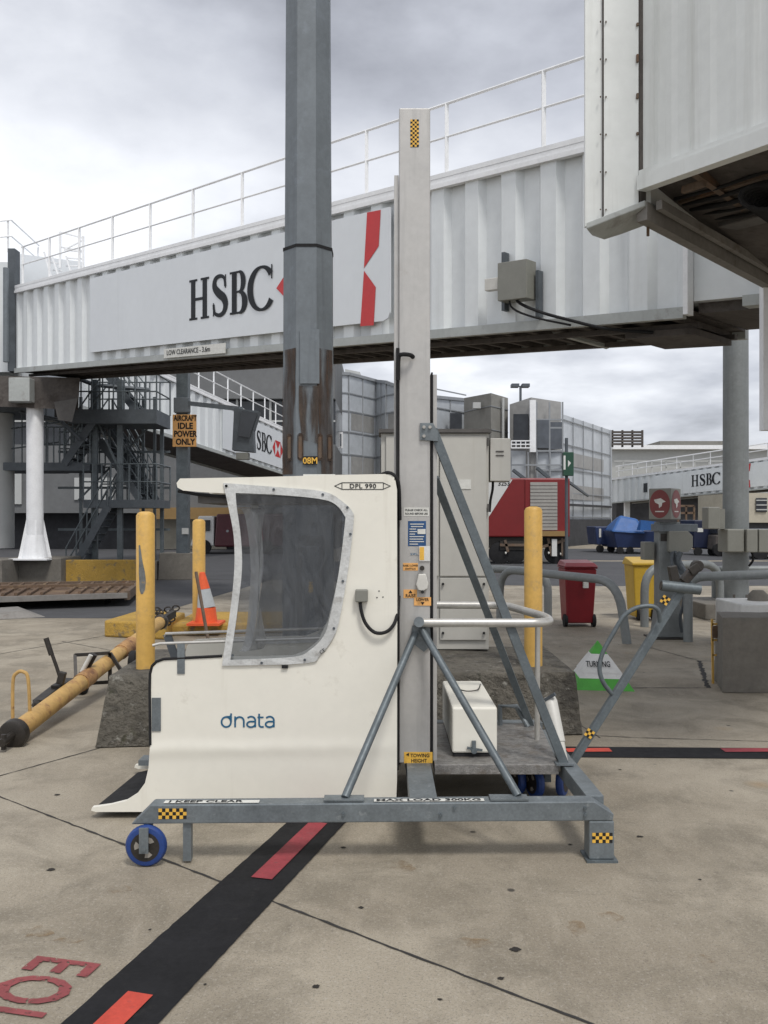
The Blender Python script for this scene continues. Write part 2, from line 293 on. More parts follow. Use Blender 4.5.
class MB:
    def __init__(s): s.v = []; s.f = []; s.mi = []
    def add(s, vs, fs, mi=0):
        b = len(s.v); s.v += [Vector(x) for x in vs]; s.f += [tuple(b+i for i in f) for f in fs]; s.mi += [mi]*len(fs); return s
    def hexa(s, p, mi=0):      # 4 bottom, 4 top corners
        return s.add(p, [(3,2,1,0),(4,5,6,7),(0,1,5,4),(1,2,6,5),(2,3,7,6),(3,0,4,7)], mi)
    def box(s, x0, x1, y0, y1, z0, z1, mi=0):
        return s.hexa([(x0,y0,z0),(x1,y0,z0),(x1,y1,z0),(x0,y1,z0),(x0,y0,z1),(x1,y0,z1),(x1,y1,z1),(x0,y1,z1)], mi)
    def beam(s, a, b, w, h, up=(0,0,1), mi=0):
        a = Vector(a); b = Vector(b); d = (b-a).normalized(); up = Vector(up)
        if abs(d.dot(up)) > .98: up = Vector((0,1,0))
        r = d.cross(up).normalized(); u = r.cross(d).normalized(); r = r*w/2; u = u*h/2
        return s.hexa([a-r-u, a+r-u, b+r-u, b-r-u, a-r+u, a+r+u, b+r+u, b-r+u], mi)
    def cyl(s, a, b, r0, r1=None, seg=16, caps=True, mi=0):
        a = Vector(a); b = Vector(b); r1 = r0 if r1 is None else r1; d = (b-a).normalized()
        up = Vector((0,0,1)) if abs(d.z) < .95 else Vector((0,1,0)); x = d.cross(up).normalized(); y = x.cross(d)
        vs = []
        for c, r in ((a, r0), (b, r1)):
            for i in range(seg): t = 2*math.pi*(i+.5)/seg; vs.append(c+x*math.cos(t)*r+y*math.sin(t)*r)
        fs = [(i, (i+1) % seg, seg+(i+1) % seg, seg+i) for i in range(seg)]
        if caps: fs += [tuple(range(seg-1, -1, -1)), tuple(range(seg, 2*seg))]
        return s.add(vs, fs, mi)
    def tube(s, pts, r, seg=10, mi=0, rad=0.0, closed=False):
        pts = [Vector(p) for p in pts]
        if rad: pts = rounded(pts, rad)
        n = len(pts); vs = []; pr = None
        for i, p in enumerate(pts):
            if closed: d = (pts[(i+1) % n]-pts[i-1]).normalized()
            else: d = (pts[min(i+1, n-1)]-pts[max(i-1, 0)]).normalized()
            if pr is None:
                up = Vector((0,0,1)) if abs(d.z) < .9 else Vector((0,1,0)); x = d.cross(up).normalized()
            else: x = (pr-d*pr.dot(d)).normalized()
            pr = x; y = d.cross(x)
            for k in range(seg): t = 2*math.pi*k/seg; vs.append(p+x*math.cos(t)*r+y*math.sin(t)*r)
        fs = []
        for i in range(n if closed else n-1):
            j = (i+1) % n
            for k in range(seg): fs.append((i*seg+k, i*seg+(k+1) % seg, j*seg+(k+1) % seg, j*seg+k))
        if not closed: fs += [tuple(range(seg-1, -1, -1)), tuple((n-1)*seg+k for k in range(seg))]
        return s.add(vs, fs, mi)
    def prism(s, pts, off, mi=0):      # closed outline (3D points, any shape) extruded by off
        pts = [Vector(p) for p in pts]; off = Vector(off); n = len(pts)
        tris = tessellate_polygon([pts])
        vs = pts+[p+off for p in pts]
        return s.add(vs, [tuple(t) for t in tris]+[tuple(i+n for i in t[::-1]) for t in tris]+[(i, (i+1) % n, n+(i+1) % n, n+i) for i in range(n)], mi)
    def ring(s, outer, inner, off, mi=0):
        n = len(outer); off = Vector(off); o = [Vector(p) for p in outer]; q = [Vector(p) for p in inner]
        vs = o+q+[p+off for p in o]+[p+off for p in q]; fs = []
        for i in range(n):
            j = (i+1) % n; fs += [(i, j, n+j, n+i), (2*n+i, 3*n+i, 3*n+j, 2*n+j), (i, 2*n+i, 2*n+j, j), (n+i, n+j, 3*n+j, 3*n+i)]
        return s.add(vs, fs, mi)
    def revolve(s, c, axis, prof, seg=24, mi=0):      # prof: (along axis, radius)
        c = Vector(c); d = Vector(axis).normalized(); up = Vector((0,0,1)) if abs(d.z) < .95 else Vector((0,1,0)); x = d.cross(up).normalized(); y = x.cross(d); vs = []
        for t_, r in prof:
            for k in range(seg): t = 2*math.pi*(k+.5)/seg; vs.append(c+d*t_+x*math.cos(t)*r+y*math.sin(t)*r)
        fs = [(i*seg+k, i*seg+(k+1) % seg, (i+1)*seg+(k+1) % seg, (i+1)*seg+k) for i in range(len(prof)-1) for k in range(seg)]
        fs += [tuple(range(seg-1, -1, -1)), tuple((len(prof)-1)*seg+k for k in range(seg))]
        return s.add(vs, fs, mi)
    def obj(s, name, mats, parent=None, smooth=False, bevel=0, origin=None, label=None, kind=None):
        mats = mats if isinstance(mats, (list, tuple)) else [mats]
        if parent is not None: og = ORG[parent.name]
        else: og = Vector(origin) if origin is not None else Vector((0,0,0))
        me = bpy.data.meshes.new(name); me.from_pydata([v-og for v in s.v], [], s.f)
        for k in mats: me.materials.append(M[k])
        for p, i in zip(me.polygons, s.mi): p.material_index = i
        me.validate(); 
        import bmesh
        bm = bmesh.new(); bm.from_mesh(me); bmesh.ops.recalc_face_normals(bm, faces=bm.faces); bm.to_mesh(me); bm.free()
        if smooth:
            me.polygons.foreach_set('use_smooth', [True]*len(me.polygons))
            try: me.set_sharp_from_angle(angle=R(38))
            except Exception: pass
        me.update()
        o = bpy.data.objects.new(name, me); COL.objects.link(o); ORG[o.name] = og
        if parent is not None: o.parent = parent
        else: o.location = og
        if bevel:
            b = o.modifiers.new('bevel', 'BEVEL'); b.width = bevel; b.segments = 2; b.limit_method = 'ANGLE'; b.angle_limit = R(40)
        if label: o['label'] = label
        if kind: o['kind'] = kind
        return o

def rounded(pts, rad, n=6):
    res = [pts[0]]
    for i in range(1, len(pts)-1):
        a, b, c = pts[i-1], pts[i], pts[i+1]; u = (a-b); v_ = (c-b)
        r1 = min(rad, u.length*.49, v_.length*.49); p = b+u.normalized()*r1; q = b+v_.normalized()*r1
        for k in range(n+1):
            t = k/n; res.append(p*(1-t)**2+b*2*t*(1-t)+q*t*t)
    res.append(pts[-1]); return res
def catmull(pts, n=4, closed=True):
    m = len(pts); res = []
    for i in range(m if closed else m-1):
        p0, p1, p2, p3 = (pts[(i-1) % m], pts[i], pts[(i+1) % m], pts[(i+2) % m]) if closed else (pts[max(i-1,0)], pts[i], pts[i+1], pts[min(i+2,m-1)])
        for k in range(n):
            t = k/n; res.append(.5*((2*p1)+(p2-p0)*t+(2*p0-5*p1+4*p2-p3)*t*t+(3*p1-p0-3*p2+p3)*t**3))
    if not closed: res.append(pts[-1])
    return res

def text_mb(txt, org, xd, ud, size, mb=None, mi=0, align='LEFT', sx=1.0, bold=0.0, depth=.0015, space=1.0):
    """lettering from the built-in face, cap height = size, laid on the plane spanned by xd, ud"""
    cu = bpy.data.curves.new('t', 'FONT'); cu.body = txt; cu.align_x = align; cu.size = 1; cu.offset = bold; cu.resolution_u = 3; cu.space_character = space
    o = bpy.data.objects.new('t', cu); COL.objects.link(o); bpy.context.view_layer.update()
    me = bpy.data.meshes.new_from_object(o.evaluated_get(bpy.context.evaluated_depsgraph_get()))
    xd = Vector(xd).normalized(); ud = Vector(ud).normalized(); k = size/.69; mb = mb or MB()
    mb.add([Vector(org)+xd*v.co.x*k*sx+ud*v.co.y*k for v in me.vertices], [tuple(p.vertices) for p in me.polygons], mi)
    bpy.data.objects.remove(o); bpy.data.curves.remove(cu); bpy.data.meshes.remove(me)
    return mb

def ribbon(mb, fn, spine, widths, mi=0):     # fn maps (u,v) in the sign plane to 3D
    n = len(spine); Lf = []; Rt = []
    for i, (x, y) in enumerate(spine):
        a = spine[max(i-1, 0)]; b = spine[min(i+1, n-1)]; dx, dy = b[0]-a[0], b[1]-a[1]; l = math.hypot(dx, dy) or 1
        wd = widths[i]/2; Lf.append((x-dy/l*wd, y+dx/l*wd)); Rt.append((x+dy/l*wd, y-dx/l*wd))
    vs = [fn(*p) for p in Lf]+[fn(*p) for p in Rt]
    mb.add(vs, [(i, i+1, n+i+1, n+i) for i in range(n-1)], mi)
def serif_hsbc(mb, fn, mi=0):
    """the four letters in a heavy roman face, cap height 1; returns total width. fn(u, v, layer)"""
    lay = [0]
    def f():
        lay[0] += 1; k = lay[0]; return lambda u, v_: fn(u, v_, k)
    def rect(x0, y0, x1, y1): g = f(); mb.add([g(x0,y0), g(x1,y0), g(x1,y1), g(x0,y1)], [(0,1,2,3)], mi)
    def arc(cx, cy, rx, ry, a0, a1, w0, w1, n=18, peak=None):
        sp = []; ws = []
        for i in range(n+1):
            t = i/n; a = R(a0+(a1-a0)*t); sp.append((cx+rx*math.cos(a), cy+ry*math.sin(a)))
            ws.append(w0+(w1-w0)*abs(math.cos(a))**1.3)
        ribbon(mb, f(), sp, ws, mi)
    # H
    for x in (.08, .52): rect(x-.015, .03, x+.155, .97)
    for x in (0, .44):
        for y in (0, .95): rect(x, y, x+.31, y+.055)
    rect(.22, .47, .52, .54)
    # S
    o = .90; sp = catmull([Vector(p) for p in ((o+.44,.70),(o+.40,.90),(o+.24,.965),(o+.08,.90),(o+.06,.72),(o+.20,.56),(o+.38,.43),(o+.45,.26),(o+.38,.09),(o+.22,.03),(o+.06,.10),(o+.02,.30))], 4, False)
    n = len(sp); ws = [.055+.135*math.exp(-((i/(n-1)-.5)/.23)**2)+.02 for i in range(n)]
    ribbon(mb, f(), [(p.x, p.y) for p in sp], ws, mi)
    rect(o+.43, .66, o+.465, .98); rect(o-.0, .02, o+.035, .34)
    # B
    o = 1.50; rect(o+.07, .03, o+.235, .97); rect(o, 0, o+.34, .05); rect(o, .95, o+.34, 1.0); rect(o+.22, .49, o+.32, .54)
    arc(o+.32, .745, .14, .23, 90, -90, .06, .16); arc(o+.33, .265, .18, .24, 90, -90, .06, .18)
    # C
    o = 2.14; arc(o+.42, .5, .37, .48, 38, 325, .06, .19, 30); rect(o+.72, .68, o+.755, 1.0)
    return 2.9

# ================================================================== SETTING
g = MB().box(-900, 900, -30, 900, -1.0, 0)
g.obj('ground', 'ground', kind='structure')
a = MB(); a.add([(-60,16.2,.004),(-4.2,15.2,.004),(-3.2,25,.004),(-60,27,.004)], [(0,1,2,3)]); 
a.add([(-3.15,25,.004),(2,23,.004),(5.6,22.6,.004),(60,24,.004),(60,36,.004),(3.,36,.004),(-3.15,36,.004)], [(0,1,2,3,4,5,6)])
a.add([(-60,27.05,.004),(-3.2,25.05,.004),(-3.2,52,.004),(-60,52,.004)], [(0,1,2,3)])  # asphalt carried further back; its dark colour also stands for shaded undercroft floor
a.obj('road', 'asphalt', kind='structure')
a = MB(); a.add([(4,37,.006),(60,37,.006),(60,52,.006),(4.5,52,.006)], [(0,1,2,3)]); a.obj('far_pavement', 'asphalt', kind='structure')

def gpt(px, py): d = CH*F/(py-HZ); return Vector(((px-384)/F*d, d, 0))
def joint(name, pts, wd=.014, z=.003):
    mb = MB(); q = []
    for a_, b_ in zip(pts, pts[1:]):
        n = max(2, int((b_-a_).length/.05)); q += [a_.lerp(b_, i/n) for i in range(n)]
    q.append(pts[-1]); Lf = []
    for i, p in enumerate(q):
        d = (q[min(i+1, len(q)-1)]-q[max(i-1, 0)]).normalized(); s = Vector((-d.y, d.x, 0)); r1 = wd*random.uniform(.12, .62); r2 = wd*random.uniform(.12, .62)
        Lf += [p+s*r1+V(0,0,z), p-s*r2+V(0,0,z)]
    mb.add(Lf, [(2*i, 2*i+1, 2*i+3, 2*i+2) for i in range(len(q)-1)])
    return mb.obj(name, 'joint', kind='structure')
d1 = (gpt(590, 1024)-gpt(0, 797)).normalized()
joint('ground_joint', [gpt(0, 797)-d1*3, gpt(590, 1024)+d1*2], .016)
d2 = (gpt(97, 749)-gpt(0, 776)).normalized(); joint('ground_joint', [gpt(0, 776)-d2*.9, gpt(97, 749)+d2*.1], .016)
joint('ground_joint', [gpt(-60, 664), gpt(0, 654), gpt(75, 641), gpt(140, 630)], .02)
joint('ground_joint', [gpt(62, 641.5), gpt(130, 654)], .018)
joint('ground_joint', [gpt(632, 688), gpt(707, 688)], .02)
joint('ground_joint', [gpt(640, 645), gpt(699, 661), gpt(768, 663)], .02)
joint('ground_joint', [gpt(699, 661), gpt(708, 688)], .06)
joint('ground_joint', [gpt(560, 734), gpt(640, 738), gpt(780, 742)], .012)
joint('ground_joint', [gpt(560, 712), gpt(600, 738)], .012)
joint('ground_joint', [gpt(-20, 620), gpt(105, 612), gpt(240, 606)], .03)
joint('ground_joint', [gpt(590, 615), gpt(700, 612), gpt(800, 612)], .03)

# black strip with red dashes: comes from the camera side, turns right behind the lift
a = gpt(62, 1024); b = gpt(292, 822); c = gpt(159, 1024); d = gpt(343, 822)
u = ((b-a).normalized()+(d-c).normalized()).normalized(); s_ = V(u.y, -u.x, 0); wdt = (c-a).dot(s_); 
A0 = a-u*1.0; 
band_l = gpt(565, 747.5); band_r = gpt(768, 749); v2 = (band_r-band_l).normalized()
t1 = 6.45
end = a+u*((6.72-a.y)/u.y)
mb = MB()
Z = V(0,0,.005)
n = 120; Lq = []
for i in range(n+1):
    p = A0.lerp(end, i/n); Lq += [p+Z+s_*random.uniform(-.0025,.0025), p+s_*wdt+Z+s_*random.uniform(-.0025,.0025)]
mb.add(Lq, [(2*i, 2*i+1, 2*i+3, 2*i+2) for i in range(n)])
mb.add([end+s_*(wdt+.002)+V(0,-.02,.005), V(9, band_l.y+(9-band_l.x)*v2.y/v2.x-.27, .005), V(9, band_l.y+(9-band_l.x)*v2.y/v2.x, .005), end+s_*(wdt+.002)+V(0,.0,.005)+V(0,.24-.24,0)+V(0.03,.25,0)*0+V(0,.0,0)], [(0,1,2,3)])
mb.v[-4:] = [V(end.x+wdt*.9, 6.33, .005), V(9, 6.33+(9-end.x)*v2.y, .005), V(9, 6.62+(9-end.x)*v2.y, .005), V(end.x+wdt*.9, 6.62, .005)]
mb.obj('line_marking_black', 'tar', kind='structure')
def dash(p0, p1, dirv, side, off, wd, mt, z=.009):
    q = MB(); q.add([p0+side*off+V(0,0,z), p0+side*(off+wd)+V(0,0,z), p1+side*(off+wd)+V(0,0,z), p1+side*off+V(0,0,z)], [(0,1,2,3)]); q.obj('line_marking_dash', mt, kind='structure')
def on(py): return a+u*((CH*F/(py-HZ)-a.y)/u.y)
dash(A0, on(989), u, s_, .11, .10, 'mark_red')
dash(on(876), on(821), u, s_, .12, .105, 'mark_dullred')
dash(on(780), on(762), u, s_, .12, .105, 'mark_dullred')
for x0, x1 in ((567, 613), (724, 800)):
    p = gpt(x0, 752); q = gpt(x1, 753.3); dash(V(p.x, 6.42, 0), V(q.x, 6.43, 0), v2, V(0,1,0), .0, .10, 'mark_red' if x0 < 600 else 'mark_dullred')
# gum, oil drops and rust smudges on the slab
def blot(px, py, rx, ry, m, z=.0035, nm='ground_stain'):
    c_ = gpt(px, py); q = MB(); n_ = 16; q.add([c_+V(rx*math.cos(2*math.pi*i/n_)*random.uniform(.6,1.15), ry*math.sin(2*math.pi*i/n_)*random.uniform(.6,1.15), z) for i in range(n_)], [tuple(range(n_))]); q.obj(nm, m, kind='structure')
for px, py, r_ in ((51,870,.022),(343,848,.016),(361,908,.014),(316,987,.016),(515,950,.024),(501,979,.014),(640,837,.018),(570,845,.012),(57,795,.02),(472,815,.010),(286,742,.02),(620,770,.012),(205,985,.008),(700,880,.009),(440,1000,.009),(150,930,.008)): blot(px, py, r_, r_*.8, 'gum')
for px, py, rx, ry in ((38,932,.06,.035),(68,941,.05,.02),(402,867,.06,.05),(578,928,.035,.05),(611,918,.045,.04),(472,943,.08,.03),(120,890,.05,.03),(700,960,.05,.03)): blot(px, py, rx*1.3, ry*1.5, 'rust_spot', .0025)
# stencilled word
p0 = gpt(41, 955.5); p1 = gpt(104, 963.5); ud = (p1-p0); cap = ud.length; ud.normalize(); xd = V(ud.y, -ud.x, 0)
text_mb('EQU', p0+V(0,0,.006), xd, ud, cap*.98, bold=.015, sx=.62, space=1.12).obj('ground_lettering', 'letters_red', kind='structure')

# ================================================================== PASSENGER BOARDING BRIDGES
def bridge(name, A, B, zA, zB, h, width, label, pitch=.65, rib=.09, rails=None, group=None, detail=True, s0=0.0, s1=None):
    A = Vector((A[0], A[1], 0)); B = Vector((B[0], B[1], 0)); Ln = (B-A).length; u = (B-A)/Ln
    n = Vector((-u.y, u.x, 0));  n = n if n.dot(A) > 0 else -n      # away from the camera
    s1 = Ln if s1 is None else s1
    slope = (zB-zA)/Ln
    S = lambda s, dz=0, o=0: A+u*s-n*o+Vector((0,0,zA+slope*s+dz))       # o = towards the camera
    r = root(name, S(s0, 0, 0), label, 'boarding bridge', group)
    prof = []; s = s0
    while s < s1:
        for ds, o in ((0, 0), (.12*pitch/.65, 0), (.20*pitch/.65, -rib), (.45*pitch/.65, -rib), (.53*pitch/.65, 0)):
            if s+ds <= s1: prof.append((s+ds, o))
        s += pitch
    prof.append((s1, 0))
    mb = MB()
    mb.add([S(q, .04, o) for q, o in prof]+[S(q, h-.04, o) for q, o in prof], [(i, i+1, len(prof)+i+1, len(prof)+i) for i in range(len(prof)-1)])
    wl = mb.obj('corrugated_wall', 'white_tunnel', r)
    m2 = MB(); W = -width
    m2.hexa([S(s0,.04,W), S(s1,.04,W), S(s1,.04,W-.05), S(s0,.04,W-.05), S(s0,h-.04,W), S(s1,h-.04,W), S(s1,h-.04,W-.05), S(s0,h-.04,W-.05)])
    m2.hexa([S(s0,.04,W), S(s0,.04,0), S(s0+.05,.04,0), S(s0+.05,.04,W), S(s0,h-.04,W), S(s0,h-.04,0), S(s0+.05,h-.04,0), S(s0+.05,h-.04,W)])
    m2.obj('far_wall', 'white_tunnel', r)
    def lb(o0, o1, z0, z1, a0=s0, a1=s1): return [S(a0,z0,o0), S(a1,z0,o0), S(a1,z0,o1), S(a0,z0,o1), S(a0,z1,o0), S(a1,z1,o0), S(a1,z1,o1), S(a0,z1,o1)]
    MB().hexa(lb(.03, W-.06, h-.04, h+.03)).obj('roof', 'white_rail', r)
    MB().hexa(lb(.05, -.03, h-.11, h-.045)).hexa(lb(.034, -.02, h+.033, h+.10)).obj('roof_beam', 'white_rail', r)
    MB().hexa(lb(.05, -.04, -.09, .038)).hexa(lb(W+.04, W-.05, -.09, .038)).obj('floor_beam', 'beam_grey', r)
    m3 = MB(); m3.hexa(lb(-.045, W+.045, .0, .037))
    if detail:
        q = s0+.3
        while q < s1-.1: m3.hexa(lb(-.05, W+.05, -.075, -.003, q, q+.07)); q += .42
        for o in (-.35, W+.35): m3.hexa(lb(o, o-.08, -.14, -.078))
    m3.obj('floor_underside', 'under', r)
    return r, S, u, n, slope

def railing(r, S, posts, z0, ht, end0, end1, o=.0, r_=.022):
    m = MB(); m.tube([S(end0, z0+ht, o), S(end1, z0+ht, o)], r_, 8); m.tube([S(end0, z0+ht*.52, o), S(end1, z0+ht*.52, o)], r_*.8, 8)
    rl = m.obj('roof_railing', 'white_rail', r, smooth=True)
    for q in posts: 
        MB().beam(S(q, z0, o), S(q, z0+ht, o), .055, .035).obj('railing_post', 'white_rail', rl)
    return rl

# --- main bridge across the picture
A1 = (-10.0, 24.0); B1 = (2.53, 11.06)
Ln1 = math.hypot(12.53, 12.94)
br, S1, u1, n1_, sl1 = bridge('boarding_bridge', A1, B1, 5.8, 4.22, 2.2, 1.65,
    'long white corrugated boarding bridge crossing overhead with a black bank name and roof railing', s0=-.1, s1=19.34)
zb = 2.2
railing(br, S1, [17.38-1.7*k for k in range(11)]+[19.08], zb+.1, 1.0, .3, 19.3, .0)
# smooth inner section on the right
ms = MB()
def lb1(a0, a1, o0, o1, z0, z1): return [S1(a0,z0,o0), S1(a1,z0,o0), S1(a1,z0,o1), S1(a0,z0,o1), S1(a0,z1,o0), S1(a1,z1,o0), S1(a1,z1,o1), S1(a0,z1,o1)]
ms.hexa(lb1(18.9, 26, -.10, -1.5, .12, 2.05)); ms.obj('inner_tunnel', 'white_tunnel', br)
MB().hexa(lb1(20.0, 26, -.02, -.2, .0, .118)).obj('inner_floor_beam', 'beam_grey', br)
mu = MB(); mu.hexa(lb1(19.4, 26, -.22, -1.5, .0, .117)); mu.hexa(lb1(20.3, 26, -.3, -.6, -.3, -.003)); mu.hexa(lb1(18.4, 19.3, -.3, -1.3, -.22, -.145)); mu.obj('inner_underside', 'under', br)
# end frame cover where the sections meet
MB().hexa(lb1(19.342, 19.40, .05, -.09, -.05, 2.25)).obj('section_frame', 'white_rail', br)
# sign panel
po = .065
def PT(s, z, o=0): return S1(s, z, po+o)
outl = [(4.49,.24),(14.42,.24),(14.53,.28),(14.57,.36),(14.57,1.98),(4.49,1.98)]
pn = MB().prism([PT(s, z) for s, z in outl], n1_*.03).obj('sign_panel', 'panel', br)
def s_at(px):     # run along the bridge wall that shows at this column
    k = (px-384)/F; return (k*(A1[1]-n1_.y*.065)-(A1[0]-n1_.x*.065))/(u1.x-k*u1.y)
# letters
ht = .80; u0 = s_at(189.5); vb = .66; lw = (s_at(273)-u0)/2.9
fnL = lambda uu, vv, k=0: PT(u0+uu*lw, vb+vv*ht, .004+.0006*k)
mb = MB(); serif_hsbc(mb, fnL); mb.obj('bank_lettering', 'letter', pn)
# red shapes of the emblem
mb = MB()
def sp(px, py):
    s = s_at(px); d = S1(s).y; z = CH-(py-HZ)/F*d; return PT(s, z-(5.8+sl1*s), .006)
def wedge(pts): MB().add([sp(*p) for p in pts], [tuple(range(len(pts)))]).obj('emblem', 'red', pn)
wedge([(276.5,289),(285,276),(291,270),(291,306),(284,297)])
wedge([(298,268),(326,262),(312,284)]); wedge([(298,305),(312,286),(326,301)])
wedge([(367.3,213.5),(381,211),(379,247),(364.2,269)]); wedge([(364.2,271.5),(376,288),(374,326),(360.5,327)])
# low clearance plate
s_a, s_b = s_at(166), s_at(227)
cp = MB().prism([PT(s_a,-.055,.05), PT(s_b,-.055,.05), PT(s_b,.135,.05), PT(s_a,.135,.05)], n1_*.02).obj('clearance_sign', 'sticker_w', br)
text_mb('LOW CLEARANCE - 3.6m', PT(s_a+.12, -.0, .058), S1(s_b)-S1(s_a), (0,0,1), .10, sx=(s_b-s_a-.24)/(1.70)*1.0*.86, bold=.012).obj('clearance_lettering', 'letter', cp)
# junction boxes on the wall
s_c = s_at(505); s_d = s_at(545)
def wbox(nm, pxa, pxb, pya, pyb, o0, o1, m, par=br, bev=.008):
    sa, sb = s_at(pxa), s_at(pxb); d = S1((sa+sb)/2).y
    za = CH-(pyb-HZ)/F*d-(5.8+sl1*(sa+sb)/2); z_b = CH-(pya-HZ)/F*d-(5.8+sl1*(sa+sb)/2)
    q = MB(); q.hexa([S1(sa,za,o0), S1(sb,za,o0), S1(sb,za,o1), S1(sa,za,o1), S1(sa,z_b,o0), S1(sb,z_b,o0), S1(sb,z_b,o1), S1(sa,z_b,o1)]); return q.obj(nm, m, par, bevel=bev)
jb = wbox('junction_box', 507, 536, 265, 303, .27, .06, 'boxgrey')
wbox('box_bracket', 504, 507, 254, 312, .12, .02, 'steel_dark', bev=0); wbox('box_bracket', 538, 541, 272, 318, .12, .02, 'steel_dark', bev=0)
wbox('small_box', 488, 501, 280, 292, .14, .05, 'skin_grey')
sc = s_at(522)
MB().tube(catmull([S1(sc,.45,.17), S1(sc+.02,.28,.19), S1(sc+.35,.12,.16), S1(sc+.8,-.02,.14), S1(sc+1.25,-.14,.02), S1(sc+1.7,-.17,-.3)], 5, False), .02, 8).tube(catmull([S1(sc-.1,.45,.17), S1(sc-.08,.22,.2), S1(sc+.25,.06,.2), S1(sc+.8,-.08,.12)], 5, False), .014, 8).obj('cable', 'rubber', br, smooth=True)
# diagonal light fitting under the floor
a_, b_ = P(545, 330, 12.2), P(608, 347, 12.4); MB().beam(a_, b_, .08, .05).obj('under_bracket', 'beam_grey', br)

# --- rotunda end on the left: column, yoke and body
rt = root('bridge_rotunda', P(40, 558, 23), 'white corrugated boarding bridge rotunda body with roof railing above the white column', 'rotunda')
d0 = 23.5
mb = MB()
mb.hexa([P(-90,372,25)*1, P(18,372,24.6), P(20,368,28), P(-90,366,28), P(-90,262,25), P(18,262,24.6), P(20,272,28), P(-90,270,28)])
mb.obj('body_wall', 'white_tunnel', rt)
mb = MB(); mb.hexa([P(12,300,25.2), P(88,292,25.8), P(88,294,28), P(12,300,28), P(12,253,25.2), P(84,262,25.8), P(84,266,28), P(12,258,28)]); mb.obj('equipment_housing', 'panel', rt)
MB().box(P(10,0,24.2).x, P(17,0,24.2).x, 24.05, 24.4, P(0,372,24.2).z, P(0,250,24.2).z).obj('corner_post', 'steel_dark', rt)
MB().cyl(P(6,362,23.8), P(6,268,23.8), .075, seg=12).obj('drain_pipe', 'galv_pole', rt, smooth=True)
# dark yoke beneath
mb = MB(); mb.hexa([P(-60,404,22.9), P(78,418-8,22.9), P(78,404,24.5), P(-60,400,24.5), P(-60,374,22.9), P(80,378,22.9), P(80,378,24.5), P(-60,376,24.5)])
mb.obj('yoke', 'under', rt)
mb = MB(); mb.box(P(10,0,22.6).x, P(31,0,22.6).x, 22.5, 22.85, P(0,402,22.6).z, P(0,378,22.6).z); mb.obj('yoke_plate', 'beam_grey', rt, bevel=.02)
MB().hexa([P(58,420,22.7), P(72,422,22.7), P(72,422,23.2), P(58,420,23.2), P(54,402,22.7), P(78,398,22.7), P(78,398,23.2), P(54,402,23.2)]).obj('yoke_bracket', 'cabinet_dark', rt)
cl = MB(); cl.cyl(P(35,556,23.2)*1, P(35,392,23.2), .215, seg=20); 
cx_ = P(35,0,23.2).x; zt = P(0,532,23.2).z; z0 = P(0,558,23.2).z
cl.obj('column', 'white_rail', rt, smooth=True)
cf = MB()
cf.revolve((cx_,23.2,z0), (0,0,1), [(0,.33),(.06,.32),(.6,.222)], 24)
for k in range(4):
    ang = k*math.pi/2+.4; e_ = V(math.cos(ang), math.sin(ang), 0); c0 = V(cx_, 23.2, 0)
    cf.prism([c0+e_*.2+V(0,0,zt+.4), c0+e_*.2+V(0,0,z0), c0+e_*.42+V(0,0,z0), c0+e_*.40+V(0,0,z0+.06)], V(-e_.y, e_.x, 0)*.03)
cf.box(cx_-.5, cx_+.5, 22.7, 23.7, z0-.04, z0+.0); cf.obj('column_base', 'white_rail', rt)
cl = MB().cyl(V(P(2,0,25.5).x, 25.5, P(0,548,25.5).z), V(P(2,0,25.5).x, 25.5, P(0,390,25.5).z), .34, seg=20); cl.obj('column', 'wall_pale', rt, smooth=True)
# roof railings round the rotunda
mb = MB(); zt = P(0,252,25).z
for zz_ in (P(0,220,25).z, P(0,236,25).z): mb.tube([P(-30,0,24.6)*1*V(1,1,0).length*0+V(P(-30,0,24.6).x,24.6,zz_-.25), V(P(11,0,25).x,25,zz_), V(P(39,0,27.5).x,27.5,zz_+.05)], .022, 8)
for px, dd in ((-16,24.8),(8,25),(38,27.5)): mb.beam(V(P(px,0,dd).x,dd,zt), V(P(px,0,dd).x,dd,P(0,220,25).z), .05,.04)
mb.obj('rotunda_railing', 'white_rail', rt, smooth=False)
# little roof stair with rails
mb = MB()
for (x0,y0,x1,y1) in ((60,232,60,268),(83,236,83,270),(52,256,60,280),(44,252,53,282),(66,256,74,282)): mb.beam(P(x0,y0,24.6), P(x1,y1,24.6), .06, .04)
for (x0,y0,x1,y1) in ((60,232,83,238),(60,247,83,251),(66,250,84,252),(66,258,84,259),(66,266,84,266),(50,262,60,264),(64,250,83,240),(52,270,62,271)): mb.beam(P(x0,y0,24.7), P(x1,y1,24.8), .04, .035)
mb.obj('roof_stair', 'white_rail', rt)

# --- near bridge cabin, top right
nr = root('bridge_cabin', P(640, 200, 7.0), 'near white boarding bridge cabin cut off by the top right corner with dark brown underside', 'bridge cabin')
zt_ = 7.0
c0 = P(640, 191, 7.0); c1 = P(768, 146, 5.75); fd = (c1-c0); fdn = fd.normalized(); 
bk = (P(768, 276, 9.0)-P(644, 207, 7.02)); bkn = bk.normalized()
far = c0+fdn*3.2
up = V(0,0,1)
